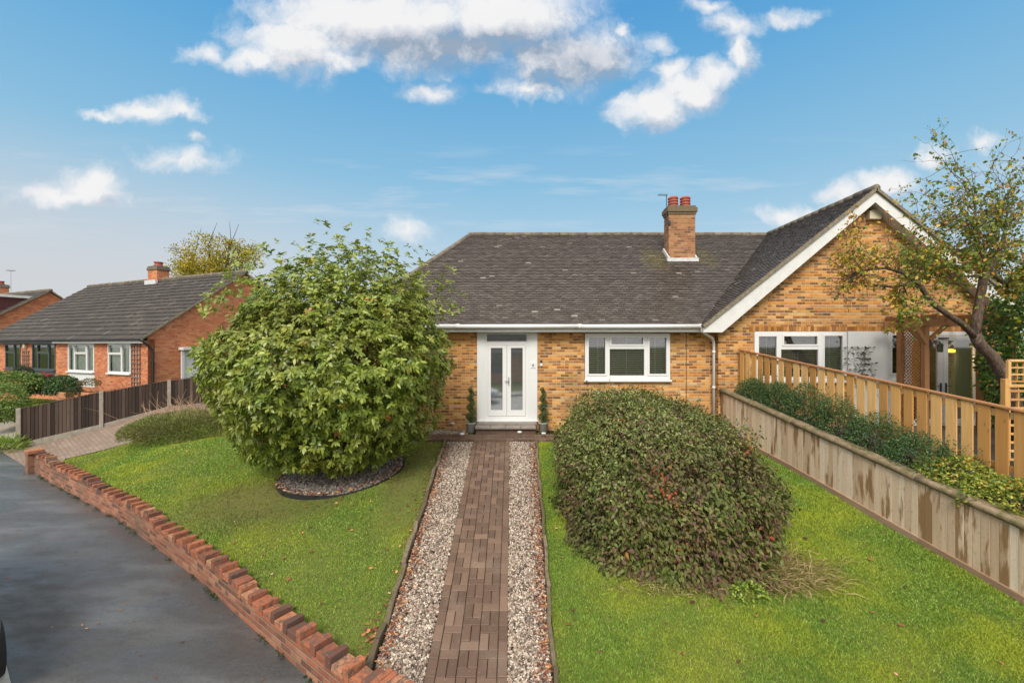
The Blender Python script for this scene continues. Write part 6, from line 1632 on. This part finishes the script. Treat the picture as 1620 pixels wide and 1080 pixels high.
# clear-air colour by elevation, greyer towards the left horizon
el = nd('ShaderNodeValToRGB', {0: nd('ShaderNodeMapRange', {0: s3.outputs[2], 1: -.02, 2: .66}).outputs[0]})
E = el.color_ramp.elements; E[0].position = 0; E[0].color = (.44,.49,.53,1); E[1].position = 1; E[1].color = (.040,.20,.43,1)
for p_, c_ in ((.235,(.34,.445,.51)),(.53,(.175,.345,.48)),(.8,(.085,.265,.46))): e = E.new(p_); e.color = (*c_,1)
az = nd('ShaderNodeMapRange', {0: s3.outputs[0], 1: .0, 2: -.6}).outputs[0]
lowz = nd('ShaderNodeMapRange', {0: s3.outputs[2], 1: .38, 2: .04}, interpolation_type='SMOOTHSTEP').outputs[0]
hz = nd('ShaderNodeMix', {0: mt('MULTIPLY', az, lowz), 6: el.outputs[0], 7: (.41,.41,.42,1)}, data_type='RGBA').outputs[2]
sc1 = nd('ShaderNodeVectorMath', {0: hz, 'Scale': SC}, operation='SCALE').outputs[0]
base = nd('ShaderNodeMix', {0: .94, 6: sky.outputs[0], 7: sc1}, data_type='RGBA').outputs[2]
wc = nd('ShaderNodeMix', {0: wal, 6: base, 7: (.50*SC,.51*SC,.53*SC,1)}, data_type='RGBA').outputs[2]
ccol = nd('ShaderNodeVectorMath', {0: cr.outputs[0], 'Scale': SC}, operation='SCALE').outputs[0]
fin = nd('ShaderNodeMix', {0: mt('MULTIPLY', al, .97), 6: wc, 7: ccol}, data_type='RGBA').outputs[2]
# unseen broken white cloud added overhead and behind the camera as neutral fill
ov = nd('ShaderNodeTexNoise', {'Vector': nd('ShaderNodeVectorMath', {0: tc.outputs['Generated'], 1: (1.,1.,1.7)}, operation='MULTIPLY').outputs[0], 'Scale': 2.3, 'Detail': 7., 'Roughness': .58})
hi_ = nd('ShaderNodeMapRange', {0: s3.outputs[2], 1: .60, 2: .80}, interpolation_type='SMOOTHSTEP').outputs[0]
bk = nd('ShaderNodeMapRange', {0: s3.outputs[1], 1: .10, 2: -.35}, interpolation_type='SMOOTHSTEP').outputs[0]
cov = mt('MULTIPLY', mt('MAXIMUM', hi_, bk), nd('ShaderNodeMapRange', {0: ov.outputs[0], 1: .34, 2: .50}, interpolation_type='SMOOTHSTEP').outputs[0])
oc = nd('ShaderNodeMix', {0: nd('ShaderNodeMapRange', {0: ov.outputs[0], 1: .45, 2: .75}).outputs[0], 6: (1.05*SC,1.01*SC,.95*SC,1), 7: (.70*SC,.69*SC,.67*SC,1)}, data_type='RGBA').outputs[2]
fin = nd('ShaderNodeMix', {0: mt('MULTIPLY', cov, .95), 6: fin, 7: oc}, data_type='RGBA').outputs[2]
bg = nd('ShaderNodeBackground', {'Color': fin, 'Strength': SKYK}); ow = nd('ShaderNodeOutputWorld'); t.links.new(bg.outputs[0], ow.inputs[0])
w.cycles.sampling_method = 'MANUAL'; w.cycles.sample_map_resolution = 512

sl = bpy.data.lights.new('sun', 'SUN'); sl.energy = 2.5; sl.angle = R(24); sl.color = (1,.94,.85)
so = bpy.data.objects.new('sun', sl); COL.objects.link(so)
az_ = SUN_AZ; dvec = Vector((math.sin(az_)*math.cos(SUN_EL), math.cos(az_)*math.cos(SUN_EL), math.sin(SUN_EL)))
so.rotation_euler = dvec.to_track_quat('Z', 'Y').to_euler(); so.location = (0,-10,20)

cam = bpy.data.cameras.new('camera'); cam.sensor_width = 36; cam.lens = 36*F_PX/1620; cam.clip_end = 3000; cam.clip_start = .05
cam.shift_y = (HY-540)/1620
co = bpy.data.objects.new('camera', cam); COL.objects.link(co); co.location = (0,0,CAMZ); co.rotation_euler = (R(90),0,0)
scene.camera = co
vs = scene.view_settings; vs.view_transform = 'Standard'; vs.look = 'None'; vs.gamma = 1; vs.exposure = 0.64; vs.use_curve_mapping = False
scene.cycles.max_bounces = 6; scene.cycles.diffuse_bounces = 3; scene.cycles.glossy_bounces = 3; scene.cycles.transparent_max_bounces = 8
